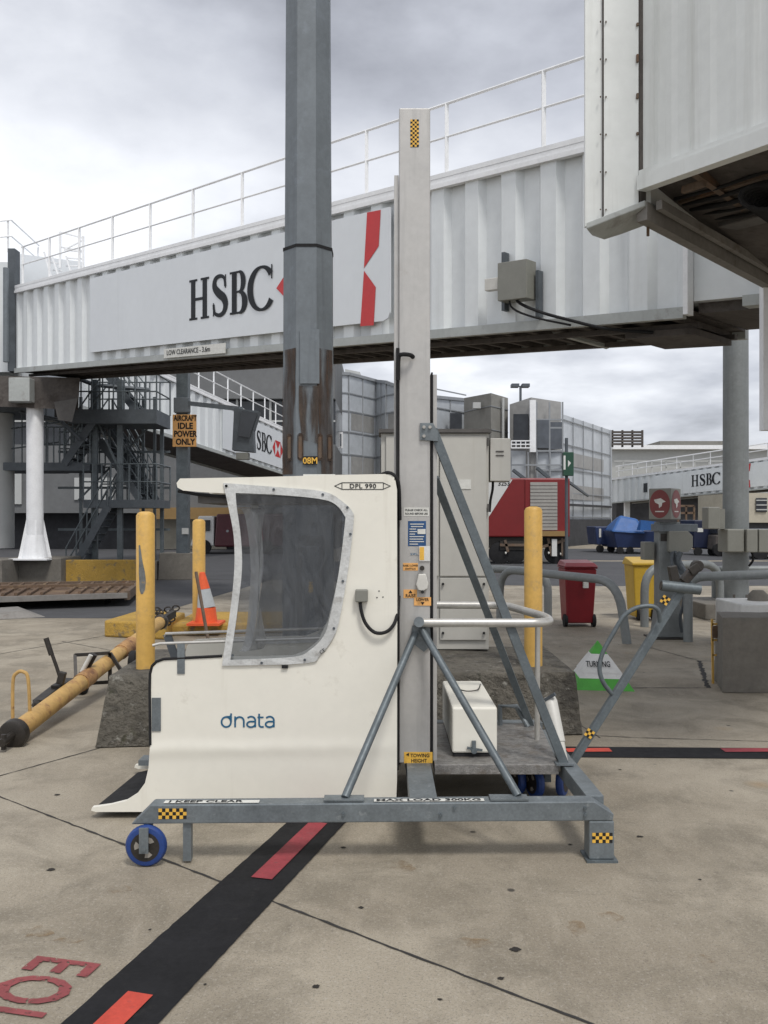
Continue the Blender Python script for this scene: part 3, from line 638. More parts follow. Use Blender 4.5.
# corrugated near wall, shallow ribs
mb = MB(); pr = []; q = 0; nrm = V(-fdn.y, fdn.x, 0).normalized(); nrm = nrm if nrm.dot(V(0,1,0)) > 0 else -nrm
nrm = V(fdn.y, -fdn.x, 0).normalized()   # facing left/camera
if nrm.dot(-c0) < 0: nrm = -nrm
while q < 3.2:
    for ds, o in ((0,0),(.14,0),(.20,.012),(.36,.012),(.42,0)): pr.append((q+ds, o))
    q += .42
mb.add([c0+fdn*s+nrm*(-.03+o)+up*.14 for s, o in pr]+[c0+fdn*s+nrm*(-.03+o)+up*3.4 for s, o in pr], [(i, i+1, len(pr)+i+1, len(pr)+i) for i in range(len(pr)-1)])
mb.obj('cabin_wall', 'white_near', nr)
mb = MB(); mb.hexa([c0-nrm*.06, far-nrm*.06, far+nrm*.03, c0+nrm*.03, c0-nrm*.06+up*.115, far-nrm*.06+up*.115, far+nrm*.03+up*.115, c0+nrm*.03+up*.115]); 
mb.hexa([c0-nrm*.05+up*.118, far-nrm*.05+up*.118, far+nrm*.012+up*.118, c0+nrm*.012+up*.118, c0-nrm*.05+up*.16, far-nrm*.05+up*.16, far+nrm*.012+up*.16, c0+nrm*.012+up*.16])
mb.obj('floor_beam', 'white_near', nr)
# floor: triangle/quad between the two edges
e0 = c0-nrm*.07; e1 = far-nrm*.07; e2 = far+bkn*4-nrm*.07; e3 = P(644,207,7.05)+bkn*4.5
mb = MB(); mb.hexa([e0+up*.10, e1+up*.10, e2+up*.10, V(e3.x,e3.y,e2.z)+up*.10, e0+up*.14, e1+up*.14, e2+up*.14, V(e3.x,e3.y,e2.z)+up*.14])
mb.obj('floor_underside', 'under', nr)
# edge channel running away
g0 = P(642, 212, 7.0); g1 = g0+bkn*4.6
mb = MB(); mb.beam(g0, g1, .09, .14); mb.beam(g0+V(.13,-.02,.05), g1+V(.13,-.02,.05), .05, .07); mb.obj('edge_channel', 'channel', nr)
mb = MB()
for k, t in enumerate((.5, 1.1, 1.7, 2.4)): mb.beam(c0+bkn*t+V(.1,0,.06), c0+bkn*t+fdn*2.6+V(.1,0,.06), .05, .07)
mb.beam(c0+fdn*.55+up*.05-nrm*.06, c0+fdn*.55+bkn*3+up*.05, .05, .08)
mb.obj('floor_joist', 'under_rust', nr)
mb = MB()
for k in range(16): 
    cc = P(752, 205, 6.6)+bkn*(k*.055-.1)+fdn*.15; mb.tube([cc+V(.16*math.cos(t), .0, .09*math.sin(t))+bkn*.0 for t in [2*math.pi*i/14 for i in range(14)]], .018, 6, closed=True)
mb.obj('cable_loops', 'rubber', nr, smooth=True)
mb = MB()
for k in range(5): 
    a_ = c0+bkn*(.35+.16*k)+V(.12,0,.03); mb.tube(catmull([a_, a_+fdn*.5+up*(-.02-.01*k), a_+fdn*1.1+bkn*.1+up*(.02), a_+fdn*1.9+bkn*.25+up*(-.03)], 5, False), .014+.004*(k % 3), 7)
mb.obj('underfloor_cable', 'rubber', nr, smooth=True)
MB().beam(c0+bkn*1.3+fdn*.25+V(0,0,.03), c0+bkn*1.3+fdn*.85+V(0,0,.03), .22, .12).obj('underfloor_box', 'cabinet_dark', nr, bevel=.01)
MB().beam(c0+bkn*.25+fdn*.35+V(0,0,.0), c0+bkn*.25+fdn*.60+V(0,0,.0), .04, .06).obj('hinge_block', 'under_rust', nr, bevel=.01)
# left end curtain frame, flat plate plus corner strip
lf = -fdn
flat = V(-1, .06, 0).normalized()
f0 = P(640, 205, 7.02); f1 = P(600, 222, 7.05)
mb = MB()
def vpanel(pa, pb, nm, m, zl_a, zl_b, off): 
    q = MB(); q.hexa([pa+V(0,off,0), pb+V(0,off,0), pb+V(0,off+.04,0), pa+V(0,off+.04,0), pa+V(0,off,3.2), pb+V(0,off,3.2), pb+V(0,off+.04,3.2), pa+V(0,off+.04,3.2)]); return q.obj(nm, m, nr)
vpanel(P(585.5, 226, 7.06), P(602.5, 222, 7.06), 'corner_strip', 'white_near', 0, 0, .01)
vpanel(P(604, 221.5, 7.04), P(638.5, 209, 7.02), 'end_panel', 'white_near', 0, 0, 0)
MB().beam(P(603.3, 224, 7.06), P(603.3, 224, 7.06)+up*3.2, .012, .03).beam(P(639.3, 210, 7.05), P(639.3, 210, 7.05)+up*3.2, .008, .02).obj('panel_seam', 'under', nr)
mb = MB()
for k in range(12):
    z_ = k*.30+.1
    for px in (600.5, 606): MB().cyl(P(px, 222, 7.04)+up*z_, P(px, 222, 7.02)+up*z_, .006, seg=8).obj('rivet', 'under_rust', nr)
for k in range(9): MB().box(P(636.8,0,7).x, P(638.8,0,7).x, 7.0, 7.02, c0.z+.45+k*.29, c0.z+.45+k*.29+.02+.02*(k % 3)).obj('cleat', 'under_rust', nr)
MB().box(P(636,0,7.09).x, P(646,0,7.09).x, 7.09, 7.12, c0.z-.1, c0.z+3.4).obj('seam_backing', 'under', nr)  # dark strip added behind the joint to stop sky showing through
# buffer plate at the foot of the corner
mb = MB(); mb.prism([P(586,229,7.0), P(645,206,6.96), P(668,216,7.25), P(655,222,7.3), P(620,235,7.28), P(604,240,7.2), P(592,236,7.08)], V(0,0,.05)); mb.obj('buffer_plate', 'beam_grey', nr, bevel=.008)
MB().cyl(P(648,236,7.15), P(648,222,7.15), .012, seg=8).obj('bolt', 'under_rust', nr)
# far wall of cabin closes the volume
mb = MB(); mb.hexa([g0+V(.03,.1,.08), g1+V(.03,0,.08), g1+V(.1,0,.08), g0+V(.1,.1,.08), g0+V(.03,.1,3.4), g1+V(.03,0,3.4), g1+V(.1,0,3.4), g0+V(.1,.1,3.4)]); mb.obj('rear_wall', 'white_near', nr)
lgx = P(766,0,8.6); MB().box(P(763.5,0,9).x, P(774,0,9).x, 9, 9.1, P(0,430,9).z, P(0,283,9).z).obj('hanging_post', 'white_rail', nr)

# --- second bridge behind the pole
A2 = P(169.5, 0, 34); B2 = P(283, 0, 45)
d_ = (B2-A2); d_.z = 0
A2e = A2-d_*.75; B2e = B2+d_*.25
b2, S2, u2, n2_, sl2 = bridge('boarding_bridge', (A2e.x, A2e.y), (B2e.x, B2e.y), 4.96+.86*.75, 4.1-.86*.25, 2.25, 2.6,
    'smaller white corrugated boarding bridge sloping down behind the stair tower', pitch=.7, detail=False)
L2 = (B2e-A2e); L2.z = 0; L2 = L2.length
railing(b2, S2, [L2*.42+1.35*k for k in range(9)], 2.35, 1.05, L2*.38, L2-.2, .0, .03)
def s2_at(px): k = (px-384)/F; return (k*A2e.y-A2e.x)/(u2.x-k*u2.y)
sa, sb = s2_at(222), s2_at(286)
pn2 = MB().prism([S2(sa,.2,.05), S2(sb,.2,.05), S2(sb,2.0,.05), S2(sa,2.0,.05)], n2_*.03).obj('sign_panel', 'panel', b2)
sa, sb = s2_at(249), s2_at(270.5); k2 = (sb-sa)/2.9
mb = MB(); serif_hsbc(mb, lambda uu, vv, k=0: S2(sa+uu*k2, .72+vv*.9, .056+.001*k)); mb.obj('bank_lettering', 'letter', pn2)
sa, sb = s2_at(271.5), s2_at(282); sm = (sa+sb)/2; q = (sb-sa)
mb = MB(); mb.add([S2(sa,1.1,.058), S2(sa+q*.25,1.5,.058), S2(sa+q*.25,.7,.058)], [(0,1,2)]); mb.add([S2(sb,1.1,.058), S2(sb-q*.25,1.5,.058), S2(sb-q*.25,.7,.058)], [(0,1,2)])
mb.add([S2(sa+q*.25,1.5,.058), S2(sb-q*.25,1.5,.058), S2(sm,1.1,.058)], [(0,1,2)]); mb.add([S2(sa+q*.25,.7,.058), S2(sb-q*.25,.7,.058), S2(sm,1.1,.058)], [(0,1,2)])
mb.obj('emblem', 'red', pn2)

# --- far right bridge
A3 = P(610, 0, 92); B3 = P(775, 0, 71.5)
b3, S3, u3, n3_, sl3 = bridge('boarding_bridge', (A3.x, A3.y), (B3.x, B3.y), 3.5, 4.35, 2.45, 2.8,
    'far white boarding bridge with bank name seen beyond the round pole at right', pitch=1.0, rib=.15, detail=False)
def s3_at(px): k = (px-384)/F; return (k*A3.y-A3.x)/(u3.x-k*u3.y)
Ln3 = s3_at(775)
railing(b3, S3, [1.5+2.2*k for k in range(10)], 2.6, 1.1, 1, Ln3, .0, .05)
sa, sb = s3_at(692), s3_at(721); k3 = (sb-sa)/2.9
pn3 = MB().prism([S3(s3_at(655),.2,.06), S3(s3_at(774),.2,.06), S3(s3_at(774),2.2,.06), S3(s3_at(655),2.2,.06)], n3_*.03).obj('sign_panel', 'white_tunnel', b3)
mb = MB(); serif_hsbc(mb, lambda uu, vv, k=0: S3(sa+uu*k3, .75+vv*1.05, .07+.002*k)); mb.obj('bank_lettering', 'letter', pn3)
def q3(px, z): return S3(s3_at(px), z, .075)
mb = MB(); mb.add([q3(746,2.2), q3(751.5,2.2), q3(750.5,1.6), q3(745.5,1.2)], [(0,1,2,3)]); mb.add([q3(745.5,1.15), q3(750.5,.8), q3(751,.2), q3(746.5,.2)], [(0,1,2,3)]); mb.add([q3(726,1.2), q3(729,1.5), q3(729,.9)], [(0,1,2)]); mb.obj('emblem', 'red', pn3)
MB().prism([S3(s3_at(644),.7,.02), S3(s3_at(647.5),.7,.02), S3(s3_at(647.5),1.6,.02), S3(s3_at(644),1.6,.02)], -n3_*.05).obj('window', 'darkglass', b3)
mb = MB(); mb.beam(S3(1.5,.0,-1), V(S3(1.5,0,-1).x, S3(1.5,0,-1).y, 0), .5, .5); mb.obj('leg', 'white_rail', b3)

# ================================================================== TERMINAL BUILDINGS
def bbox(px0, px1, y0, y1, d, dep):     # box given by its front face in the photo, at distance d
    return (P(px0,0,d).x, P(px1,0,d).x, d, d+dep, max(0, P(0,y1,d).z) if y1 < 600 else 0, P(0,y0,d).z)
def seams(r, px0, px1, y0, y1, d, cols, rows, wd=.10, m='seam', name='panel_joints'):
    x0, x1, _, _, z0, z1 = bbox(px0, px1, y0, y1, d, 1); q = MB()
    for c_ in cols: x = x0+(x1-x0)*c_; q.box(x-wd/2, x+wd/2, d-.05, d+.02, z0, z1)
    for c_ in rows: z = z0+(z1-z0)*c_; q.box(x0, x1, d-.056, d+.021, z-wd/2, z+wd/2)
    return q.obj(name, m, r)

# glazed silver terminal (behind the mast), folded facade
t = root('terminal_building', (0, 60, 0), 'silver panelled terminal building with folded facade behind the big grey pole and mast', 'building')
ft = [(310,372,57),(349,374,59),(376,381,62),(386,382,60),(412,392,58),(434,397,57),(466,400,60)]
pts = [V(P(px,0,d).x, d, P(0,y,d).z) for px, y, d in ft]
mb = MB()
for p, q in zip(pts, pts[1:]): mb.add([V(p.x,p.y,0), V(q.x,q.y,0), q, p], [(0,1,2,3)])
bk_ = [V(p.x, 85, p.z) for p in pts]; 
for i in range(len(pts)-1): mb.add([pts[i], pts[i+1], bk_[i+1], bk_[i]], [(0,1,2,3)])
mb.obj('facade_panels', 'cladding', t)
mb = MB()
for i, (p, q) in enumerate(zip(pts, pts[1:])):
    H = p.z
    for fr in (0, .5) if (q-p).length > 1.6 else (0,):
        e_ = p.lerp(q, fr); mb.beam(V(e_.x, e_.y-.06, 0), V(e_.x, e_.y-.06, e_.z), .07, .06)
    for z in (1.6, 3.2, 4.7, 6.1, 7.6, 9.0, 10.2):
        mb.beam(V(p.x, p.y-.05, z), V(q.x, q.y-.05, z), .05, .08)
    mb.beam(V(p.x, p.y-.04, p.z), V(q.x, q.y-.04, q.z), .2, .2)
mb.obj('panel_joints', 'seam', t)
mb = MB()
for i, (z0_, z1_) in enumerate(((4.82, 6.0), (7.75, 8.9))):
    for j in (1, 3, 4):
        p, q = pts[j], pts[j+1]; a_ = p.lerp(q, .08); b_ = p.lerp(q, .92); MB().add([V(a_.x,a_.y-.03,z0_), V(b_.x,b_.y-.03,z0_), V(b_.x,b_.y-.03,z1_), V(a_.x,a_.y-.03,z1_)], [(0,1,2,3)]).obj('spandrel', 'cladding_band', t)
wf = MB(); x0, x1, y0, y1, z0, z1 = bbox(337, 343, 432, 448, 56.6, .1); wf.box(x0, x1, y0, y1, z0, z1); wf = wf.obj('window_frame', 'white_rail', t)
x0, x1, y0, y1, z0, z1 = bbox(338.5, 341.5, 434, 446, 56.5, .05); MB().box(x0, x1, y0, y1, z0, z1).obj('pane', 'grey_glass', wf)
x0, x1, y0, y1, z0, z1 = bbox(450, 462, 413, 432, 57.2, .6); MB().box(x0, x1, y0, y1, z0, z1).obj('window', 'darkglass', t)

t = root('service_tower', (5, 56, 0), 'plain concrete service tower with square top left of the windowed tower', 'building')
mb = MB(); mb.hexa([V(P(464,0,57).x,57,0), V(P(491,0,54).x,54,0), V(P(508,0,56).x,56,0), V(P(500,0,64).x,64,0), P(464,398,57), P(491,393,54), P(508,398,56), V(P(500,0,64).x,64,P(0,398,57).z)]); mb.obj('tower_wall', 'towerconc', t)
mb = MB()
for k in range(1, 7): 
    z = k*1.45; mb.beam(V(P(464,0,57).x,56.97,z), V(P(491,0,54).x,53.97,z), .04, .05); mb.beam(V(P(491,0,54).x,53.97,z), V(P(508,0,56).x,55.97,z), .04, .05)
mb.obj('panel_joints', 'seam', t)
MB().box(P(483,0,54.4).x-.6, P(489,0,54.4).x-.5, 54.5, 54.9, P(0,408,54.4).z, P(0,402,54.4).z).obj('wall_patch', 'wall_pale', t)
MB().cyl(V(P(503,0,55).x,55,2), V(P(503,0,55).x,55,P(0,398,55).z), .09, seg=8).obj('downpipe', 'wall_pale', t)

t = root('windowed_tower', (8, 53, 0), 'grey panelled tower with dark corner windows above the red truck', 'building')
x0, x1, y0, y1, z0, z1 = bbox(512, 563, 399, 480, 54, 8); xm = P(531,0,54).x
mb = MB(); mb.hexa([V(x0,55,3.8), V(xm,54,3.8), V(x1,54.6,3.8), V(x1-.5,63,3.8), V(x0,55,z1-.2), V(xm,54,z1+.1), V(x1,54.6,z1-.1), V(x1-.5,63,z1-.1)]); mb.obj('tower_wall', 'cladding_band', t)
def slab(px0, px1, ya, yb, dd, m, nm, th=.12): 
    x0, x1, y0, y1, z0, z1 = bbox(px0, px1, ya, yb, dd, th); return MB().box(x0, x1, y0, y1, z0, z1).obj(nm, m, t)
slab(513.5, 528.5, 414, 445, 53.9, 'darkglass', 'window'); slab(530, 536, 400, 452, 53.6, 'white_rail', 'pilaster', .3)
slab(537, 549, 420, 448, 53.75, 'grey_glass', 'window'); slab(550.5, 562, 422, 449, 53.8, 'grey_glass', 'window')
seams(t, 536, 563, 402, 470, 53.85, (.02,.5,.98), (.0,.28,.62,.74), .1)
mb = MB(); x0, x1, y0, y1, z0, z1 = bbox(511, 530, 441, 448, 53.3, .1)
for z in (z0, (z0+z1)/2, z1): mb.beam(V(x0,53.2,z), V(x1,53.2,z), .06, .07)
for k in range(5): mb.beam(V(x0+(x1-x0)*k/4,53.2,z0), V(x0+(x1-x0)*k/4,53.2,z1), .05, .05)
mb.obj('balcony_rail', 'white_rail', t)
mb = MB(); mb.hexa([V(x0,54.4,3.2), V(P(563,0,54).x,53.9,3.2), V(P(563,0,54).x,60,3.2), V(x0,60,3.2), V(x0,54.4,P(0,450,54).z), V(P(563,0,54).x,53.9,P(0,452,54).z), V(P(563,0,54).x,60,P(0,452,54).z), V(x0,60,P(0,450,54).z)]); mb.obj('lower_cladding', 'cladding', t)
seams(t, 511, 563, 452, 478, 53.8, (.0,.33,.5,.75,1), (.5,), .09)
mb = MB()
for a_, b_ in (((513,470),(526,480)),((537,468),(549,478))): mb.beam(P(*a_,53.2), P(*b_,53.4), .18, .18)
mb.obj('strut', 'steel_dark', t)
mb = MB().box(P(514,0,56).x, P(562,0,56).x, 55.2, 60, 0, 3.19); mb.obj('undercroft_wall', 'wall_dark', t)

t = root('banded_wing', (12, 62, 0), 'lower terminal wing with pale banded panels and dark entrance right of the windowed tower', 'building')
mb = MB(); mb.hexa([V(P(562,0,56).x,56,0), V(P(610,0,66).x,66,0), V(P(612,0,90).x,90,0), V(P(562,0,80).x,80,0), P(562,414,56), P(610,430,66), V(P(612,0,90).x,90,P(0,430,66).z), V(P(562,0,80).x,80,P(0,414,56).z)]); mb.obj('wing_wall', 'cladding', t)
pA = V(P(562,0,56).x,55.9,0); pB = V(P(610,0,66).x,65.9,0); zT = P(0,414,56).z
mb = MB()
for k in range(6): e_ = pA.lerp(pB, k/5); mb.beam(e_+V(0,-.02,0), e_+V(0,-.02,zT), .05, .05)
for k in range(5): z = 1.9+k*1.55; mb.beam(pA+V(0,-.03,z), pB+V(0,-.03,z), .05, .06)
mb.obj('panel_joints', 'seam', t)
mb = MB()
for z0_, z1_ in ((3.05,4.0),(5.2,6.1)): MB().hexa([pA+V(.05,-.04,z0_), pB+V(-.1,-.04,z0_), pB+V(-.1,0,z0_), pA+V(.05,0,z0_), pA+V(.05,-.04,z1_), pB+V(-.1,-.04,z1_), pB+V(-.1,0,z1_), pA+V(.05,0,z1_)]).obj('spandrel', 'cladding_band', t)
mb = MB(); mb.hexa([pA+V(.0,-.3,0), pB+V(0,-.3,0), pB+V(0,-.05,0), pA+V(0,-.05,0), pA+V(0,-.3,1.75), pB+V(0,-.3,1.75), pB+V(0,-.05,1.75), pA+V(0,-.05,1.75)]); mb.obj('entrance', 'wall_dark', t)
mb = MB(); mb.hexa([pA+V(.2,-.4,2.6), pB+V(0,-.4,2.6), pB+V(0,-.05,2.6), pA+V(.2,-.05,2.6), pA+V(.2,-.4,2.75), pB+V(0,-.4,2.75), pB+V(0,-.05,2.75), pA+V(.2,-.05,2.75)]); mb.obj('ledge', 'wall_dark', t)
MB().beam(P(566,480,40), P(588,496,55), .10, .12).obj('tie_strut', 'steel_dark', t)

t = root('roof_louvre', (20, 90, 0), 'slatted plant screen on the roofline beyond the banded wing', 'plant screen')
mb = MB()
for k in range(5): x0, x1, y0, y1, z0, z1 = bbox(612, 643, 431+k*3, 433+k*3, 88, .3); mb.box(x0, x1, y0, y1, z0, z1)
for px in (612, 622, 632, 642): x0, x1, y0, y1, z0, z1 = bbox(px, px+1.5, 430, 447, 88.4, .3); mb.box(x0, x1, y0, y1, z0, z1)
mb.obj('slats', 'under', t)
t = root('far_pier', (40, 100, 0), 'long low pale pier building behind the far right bridge', 'building')
x0, x1, y0, y1, z0, z1 = bbox(611, 930, 448, 545, 100, 20)
MB().box(x0, x1, y0, y1, 4.3, z1).obj('pier_wall', 'wall_pale', t)
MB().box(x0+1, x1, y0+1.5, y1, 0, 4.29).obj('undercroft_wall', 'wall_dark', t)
MB().box(x0, x1, y0-1.0, y0-.02, z1-.2, z1+.25).obj('roof_edge', 'white_rail', t)
mb = MB()
for k in range(18): mb.beam(V(x0+1+k*1.6, 98.6, 7.0), V(x0+1+k*1.6, 98.6, 8.3), .12, .12)
mb.beam(V(x0,98.6,8.3), V(x0+30,98.6,8.3), .12,.12); mb.beam(V(x0,98.6,7.6), V(x0+30,98.6,7.6), .12,.12)
mb.obj('balcony_rail', 'wall_pale', t)
x0, x1, y0, y1, z0, z1 = bbox(660, 724, 441, 447.5, 140, 10); MB().box(x0, x1, y0, y1, 0, z1).obj('distant_hangar', 'towerconc', origin=(x0, y0, 0)).name
tag(bpy.data.objects['distant_hangar'], 'low grey hangar roof peeping over the far pier on the skyline', 'building')
t = root('beige_annex', (36, 70, 0), 'beige annex with small barred window at the right edge under the far bridge', 'building')
x0, x1, y0, y1, z0, z1 = bbox(735, 880, 493, 546, 68, 8); MB().box(x0, x1, y0, y1, 1.5, z1).obj('annex_wall', 'wall_cream', t); MB().box(x0, x1, y0+.3, y1, 0, 1.49).obj('base_wall', 'wall_dark', t)
x0, x1, y0, y1, z0, z1 = bbox(756, 767, 498, 512, 67.9, .05); w_ = MB().box(x0, x1, y0, y1, z0, z1).obj('window', 'darkglass', t)
mb = MB(); 
for k in range(3): mb.box(x0, x1, 67.8, 67.88, z0+(z1-z0)*(k+.5)/3-.04, z0+(z1-z0)*(k+.5)/3+.04)
mb.obj('bars', 'wall_pale', w_)

# left terminal with dark undercroft
t = root('terminal_wing', (-20, 50, 0), 'long terminal wing with dark windows and shadowy undercroft behind the stair tower', 'building')
xL = P(-300,0,50).x; xR = P(335,0,50).x
MB().box(xL, xR, 50, 75, 8.6, P(0,355,50).z+1).obj('upper_wall', 'wall_grey', t)
MB().box(xL, xR, 50.6, 74, 6.0, 8.59).obj('window_band', 'darkglass', t)
mb = MB(); k = xL
while k < xR: mb.box(k, k+.12, 50.3, 50.59, 6.0, 8.59); k += 1.9
mb.box(xL, xR, 50.25, 50.29, 7.3, 7.4); mb.obj('mullions', 'wall_pale', t)
MB().box(xL, xR, 50, 74, 2.1, 5.99).obj('middle_wall', 'wall_grey', t)
mb = MB(); k = xL+.5; i = 0
while k < P(130,0,50).x: 
    MB().box(k, k+2.2, 49.9, 49.98, 2.6+(i % 3)*.25, 4.1+(i % 2)*.5).obj('pale_panel', 'wall_pale', t); k += 5.2; i += 1
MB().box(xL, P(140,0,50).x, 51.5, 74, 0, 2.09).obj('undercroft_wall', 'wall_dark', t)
MB().box(P(141,0,49.5).x, P(250,0,49.5).x, 49.2, 49.98, 1.75, 2.4).obj('ochre_fascia', 'ochre', t)
MB().box(P(141,0,50).x, P(222,0,50).x, 51.2, 73, 0, 2.09).obj('loading_bay_wall', 'wall_cream', t); MB().box(P(222,0,50).x+.01, xR, 51.5, 73, 0, 2.09).obj('bay_opening', 'wall_dark', t)
# a dark lorry and equipment in the loading bay, seen left of the cab
t = root('parked_van', P(220,0,44)*1-V(0,0,P(220,0,44).z), 'maroon and white parked van in the loading bay behind the cone', 'van')
dv = 44
mb = MB(); x0 = P(214,0,dv).x; mb.hexa([(x0,dv,.35),(x0+3.6,dv,.35),(x0+3.6,dv+2,.35),(x0,dv+2,.35),(x0+.1,dv+.1,2.0),(x0+3.5,dv+.1,2.0),(x0+3.5,dv+1.9,2.0),(x0+.1,dv+1.9,2.0)]); mb.obj('body', 'maroon', t, bevel=.08)
mb = MB(); mb.hexa([(x0-1.2,dv,.4),(x0-.02,dv,.4),(x0-.02,dv+2,.4),(x0-1.2,dv+2,.4),(x0-.8,dv+.1,1.9),(x0-.02,dv+.1,1.9),(x0-.02,dv+1.9,1.9),(x0-.8,dv+1.9,1.9)]); mb.obj('cab', 'truck_white', t, bevel=.06)
MB().hexa([(x0-.85,dv-.02,1.15),(x0-.2,dv-.02,1.15),(x0-.2,dv+.05,1.15),(x0-.85,dv+.05,1.15),(x0-.7,dv+.05,1.7),(x0-.2,dv+.05,1.7),(x0-.2,dv+.1,1.7),(x0-.7,dv+.1,1.7)]).obj('window', 'darkglass', t)
for xx in (x0-.5, x0+2.6): MB().revolve((xx,dv-.05,.36), (0,1,0), [(0,.36),(.22,.36)], 16).obj('wheel', 'rubber', t)

# ================================================================== LEFT BACKGROUND: stair tower, walls, docking pole
t = root('stair_tower', P(110, 585, 25)*1, 'open dark grey steel stair tower with two railed landings under the long bridge', 'stair tower')
ds = 25.0
def X(px, d=ds): return P(px,0,d).x
def Zp(py, d=ds): return P(0,py,d).z
def landing(px0, px1, pt, pb, d0_, d1_):
    mb = MB(); mb.box(X(px0), X(px1), d0_, d1_, Zp(pb), Zp(pt)); l_ = mb.obj('landing', 'steel_dark', t)
    q = MB(); x0, x1 = X(px0), X(px1); z = Zp(pt); h = 1.0
    for yy in (d0_+.02, d1_-.02):
        for zz_ in (z+h, z+h*.5): q.tube([V(x0,yy,zz_), V(x1,yy,zz_)], .022, 6)
        n_ = 8
        for k in range(n_+1): xx = x0+(x1-x0)*k/n_; q.tube([V(xx,yy,z), V(xx,yy,z+h)], .022, 6)
    for zz_ in (z+h, z+h*.5): q.tube([V(x1,d0_,zz_), V(x1,d1_,zz_)], .022, 6)
    q.obj('landing_railing', 'galv_dark', l_)
landing(75, 160, 411, 425, 24.6, 26.2)
landing(88, 160, 500, 508, 24.6, 26.2)
landing(44, 92, 463, 471, 24.8, 26.2)
def flight(x0, y0, x1, y1, da, db, n_=9, wd=.8):
    a_ = P(x0, y0, da); b_ = P(x1, y1, da); mb = MB()
    for o in (0, wd): mb.beam(a_+V(0,o,0), b_+V(0,o,0), .05, .20)
    f_ = mb.obj('stair_flight', 'steel_dark', t)
    q = MB()
    for k in range(1, n_): c_ = a_.lerp(b_, k/n_); q.box(c_.x-.12, c_.x+.12, c_.y+.03, c_.y+wd-.03, c_.z-.015, c_.z+.015)
    q.obj('treads', 'steel_dark', f_)
    q = MB()
    for o in (0, wd):
        for hh in (.95, .5): q.tube([a_+V(0,o,hh), b_+V(0,o,hh)], .022, 6)
        for k in range(0, 5): c_ = a_.lerp(b_, k/4); q.tube([c_+V(0,o,0), c_+V(0,o,.95)], .02, 6)
    q.obj('handrail', 'galv_dark', f_)
flight(66, 582, 108, 506, 24.6, 0, 11)
flight(140, 500, 100, 440, 25.5, 0)
flight(64, 464, 100, 412, 24.7, 0)
flight(137, 412, 105, 372, 25.5, 0, 7)
flight(150, 500, 112, 430, 26.6, 0, 10)
mb = MB()
for px in (93, 118): mb.box(X(px), X(px)+.14, 24.9, 25.04, 0, Zp(380)); 
for px in (78, 150): mb.box(X(px), X(px)+.10, 26.1, 26.2, 0, Zp(425))
mb.beam(V(X(93),25,1), V(X(118),25,3), .05,.05); mb.beam(V(X(118),25,3.2), V(X(93),25,4.8), .05,.05)
for a_, b_ in ((78,150),(150,78)): mb.beam(V(X(a_,26.1),26.15,Zp(500,26)), V(X(b_,26.1),26.15,Zp(425,26)), .05, .05)
for px in (62, 128, 140): mb.box(X(px), X(px)+.08, 26.4, 26.48, 0, Zp(390))
for py in (448, 486, 530): mb.beam(V(X(40),26.4,Zp(py)), V(X(158),26.4,Zp(py)), .05, .07)
mb.obj('support_post', 'galv_dark', t)
mb = MB()
for k in range(6): mb.tube([P(6+k*8,402,25.4), P(6+k*8,470,25.4)], .02, 6)
for py in (410, 430, 450): mb.tube([P(2,py,25.4), P(60,py-8,25.4)], .022, 6)
mb.obj('rear_railing', 'galv_dark', t)
MB().box(X(-60), X(28), 24.9, 27, Zp(412), Zp(400)).obj('upper_landing', 'steel_dark', t)
MB().tube([P(60,372,25), P(95,385,25), P(150,390,25.4)], .06, 8).tube([P(20,412,24), P(60,420,24.5), P(80,440,24.6)], .05, 8).obj('service_pipe', 'steel_dark', t)
MB().box(X(-60), X(44), 25.2, 27, Zp(470), Zp(462)).obj('lower_landing', 'steel_dark', t)

def base_block(px0, px1, pyt, pyb, dep, m, nm, label, cat):
    d = CH*F/(pyb-HZ); x0, x1 = P(px0,0,d).x, P(px1,0,d).x; zt = P(0,pyt,d+.1).z
    o = MB().hexa([(x0,d,0),(x1,d,0),(x1,d+dep,0),(x0,d+dep,0),(x0+.02,d+.04,zt),(x1-.02,d+.04,zt),(x1-.02,d+dep,zt),(x0+.02,d+dep,zt)]).obj(nm, m, bevel=.02, origin=((x0+x1)/2, d, 0)); tag(o, label, cat); return o
base_block(4, 61, 558, 585, 1.6, 'conc', 'concrete_footing', 'grey concrete footing carrying the white bridge column at far left', 'footing')
base_block(-90, 2, 560, 588, 1.6, 'conc', 'concrete_footing', 'dark concrete footing cut off by the left edge behind the dolly', 'footing')
base_block(62, 136, 560, 584, .4, 'yellow_kerb', 'yellow_barrier', 'low yellow painted barrier wall behind the stair tower foot', 'barrier')
base_block(158, 192, 553, 580, 1.0, 'conc', 'concrete_footing', 'square concrete footing under the docking pole', 'footing')
base_block(137, 157, 561, 580, .4, 'conc', 'low_wall', 'short grey low wall between yellow barrier and pole footing', 'wall')

t = root('docking_pole', P(183, 553, 22.6), 'grey steel pole with orange idle power sign and docking screen on an arm', 'pole')
dp = 22.4; zf = P(0,553,22.4).z
MB().box(X(177.5,dp), X(189,dp), dp-.14, dp+.14, zf, P(0,355,dp).z).obj('pole', 'galv_dark', t)
MB().cyl(P(183,382,dp+.0), P(183,350,dp), .10, seg=10).obj('pole_sleeve', 'galv_pole', t)
MB().box(X(177,dp)-.02, X(192,dp), dp-.30, dp-.145, P(0,414,dp).z, P(0,399,dp).z).obj('clamp', 'galv_pole', t, bevel=.02)
MB().beam(P(190,403.5,22.15), P(241,409,20.9), .12, .11).obj('arm', 'galv_pole', t)
sp_ = MB().box(X(173.5,22.1), X(197,22.1), 22.0, 22.04, P(0,447,22.1).z, P(0,415,22.1).z).obj('sign_plate', 'sign_orange', t, bevel=.004)
mb = MB()
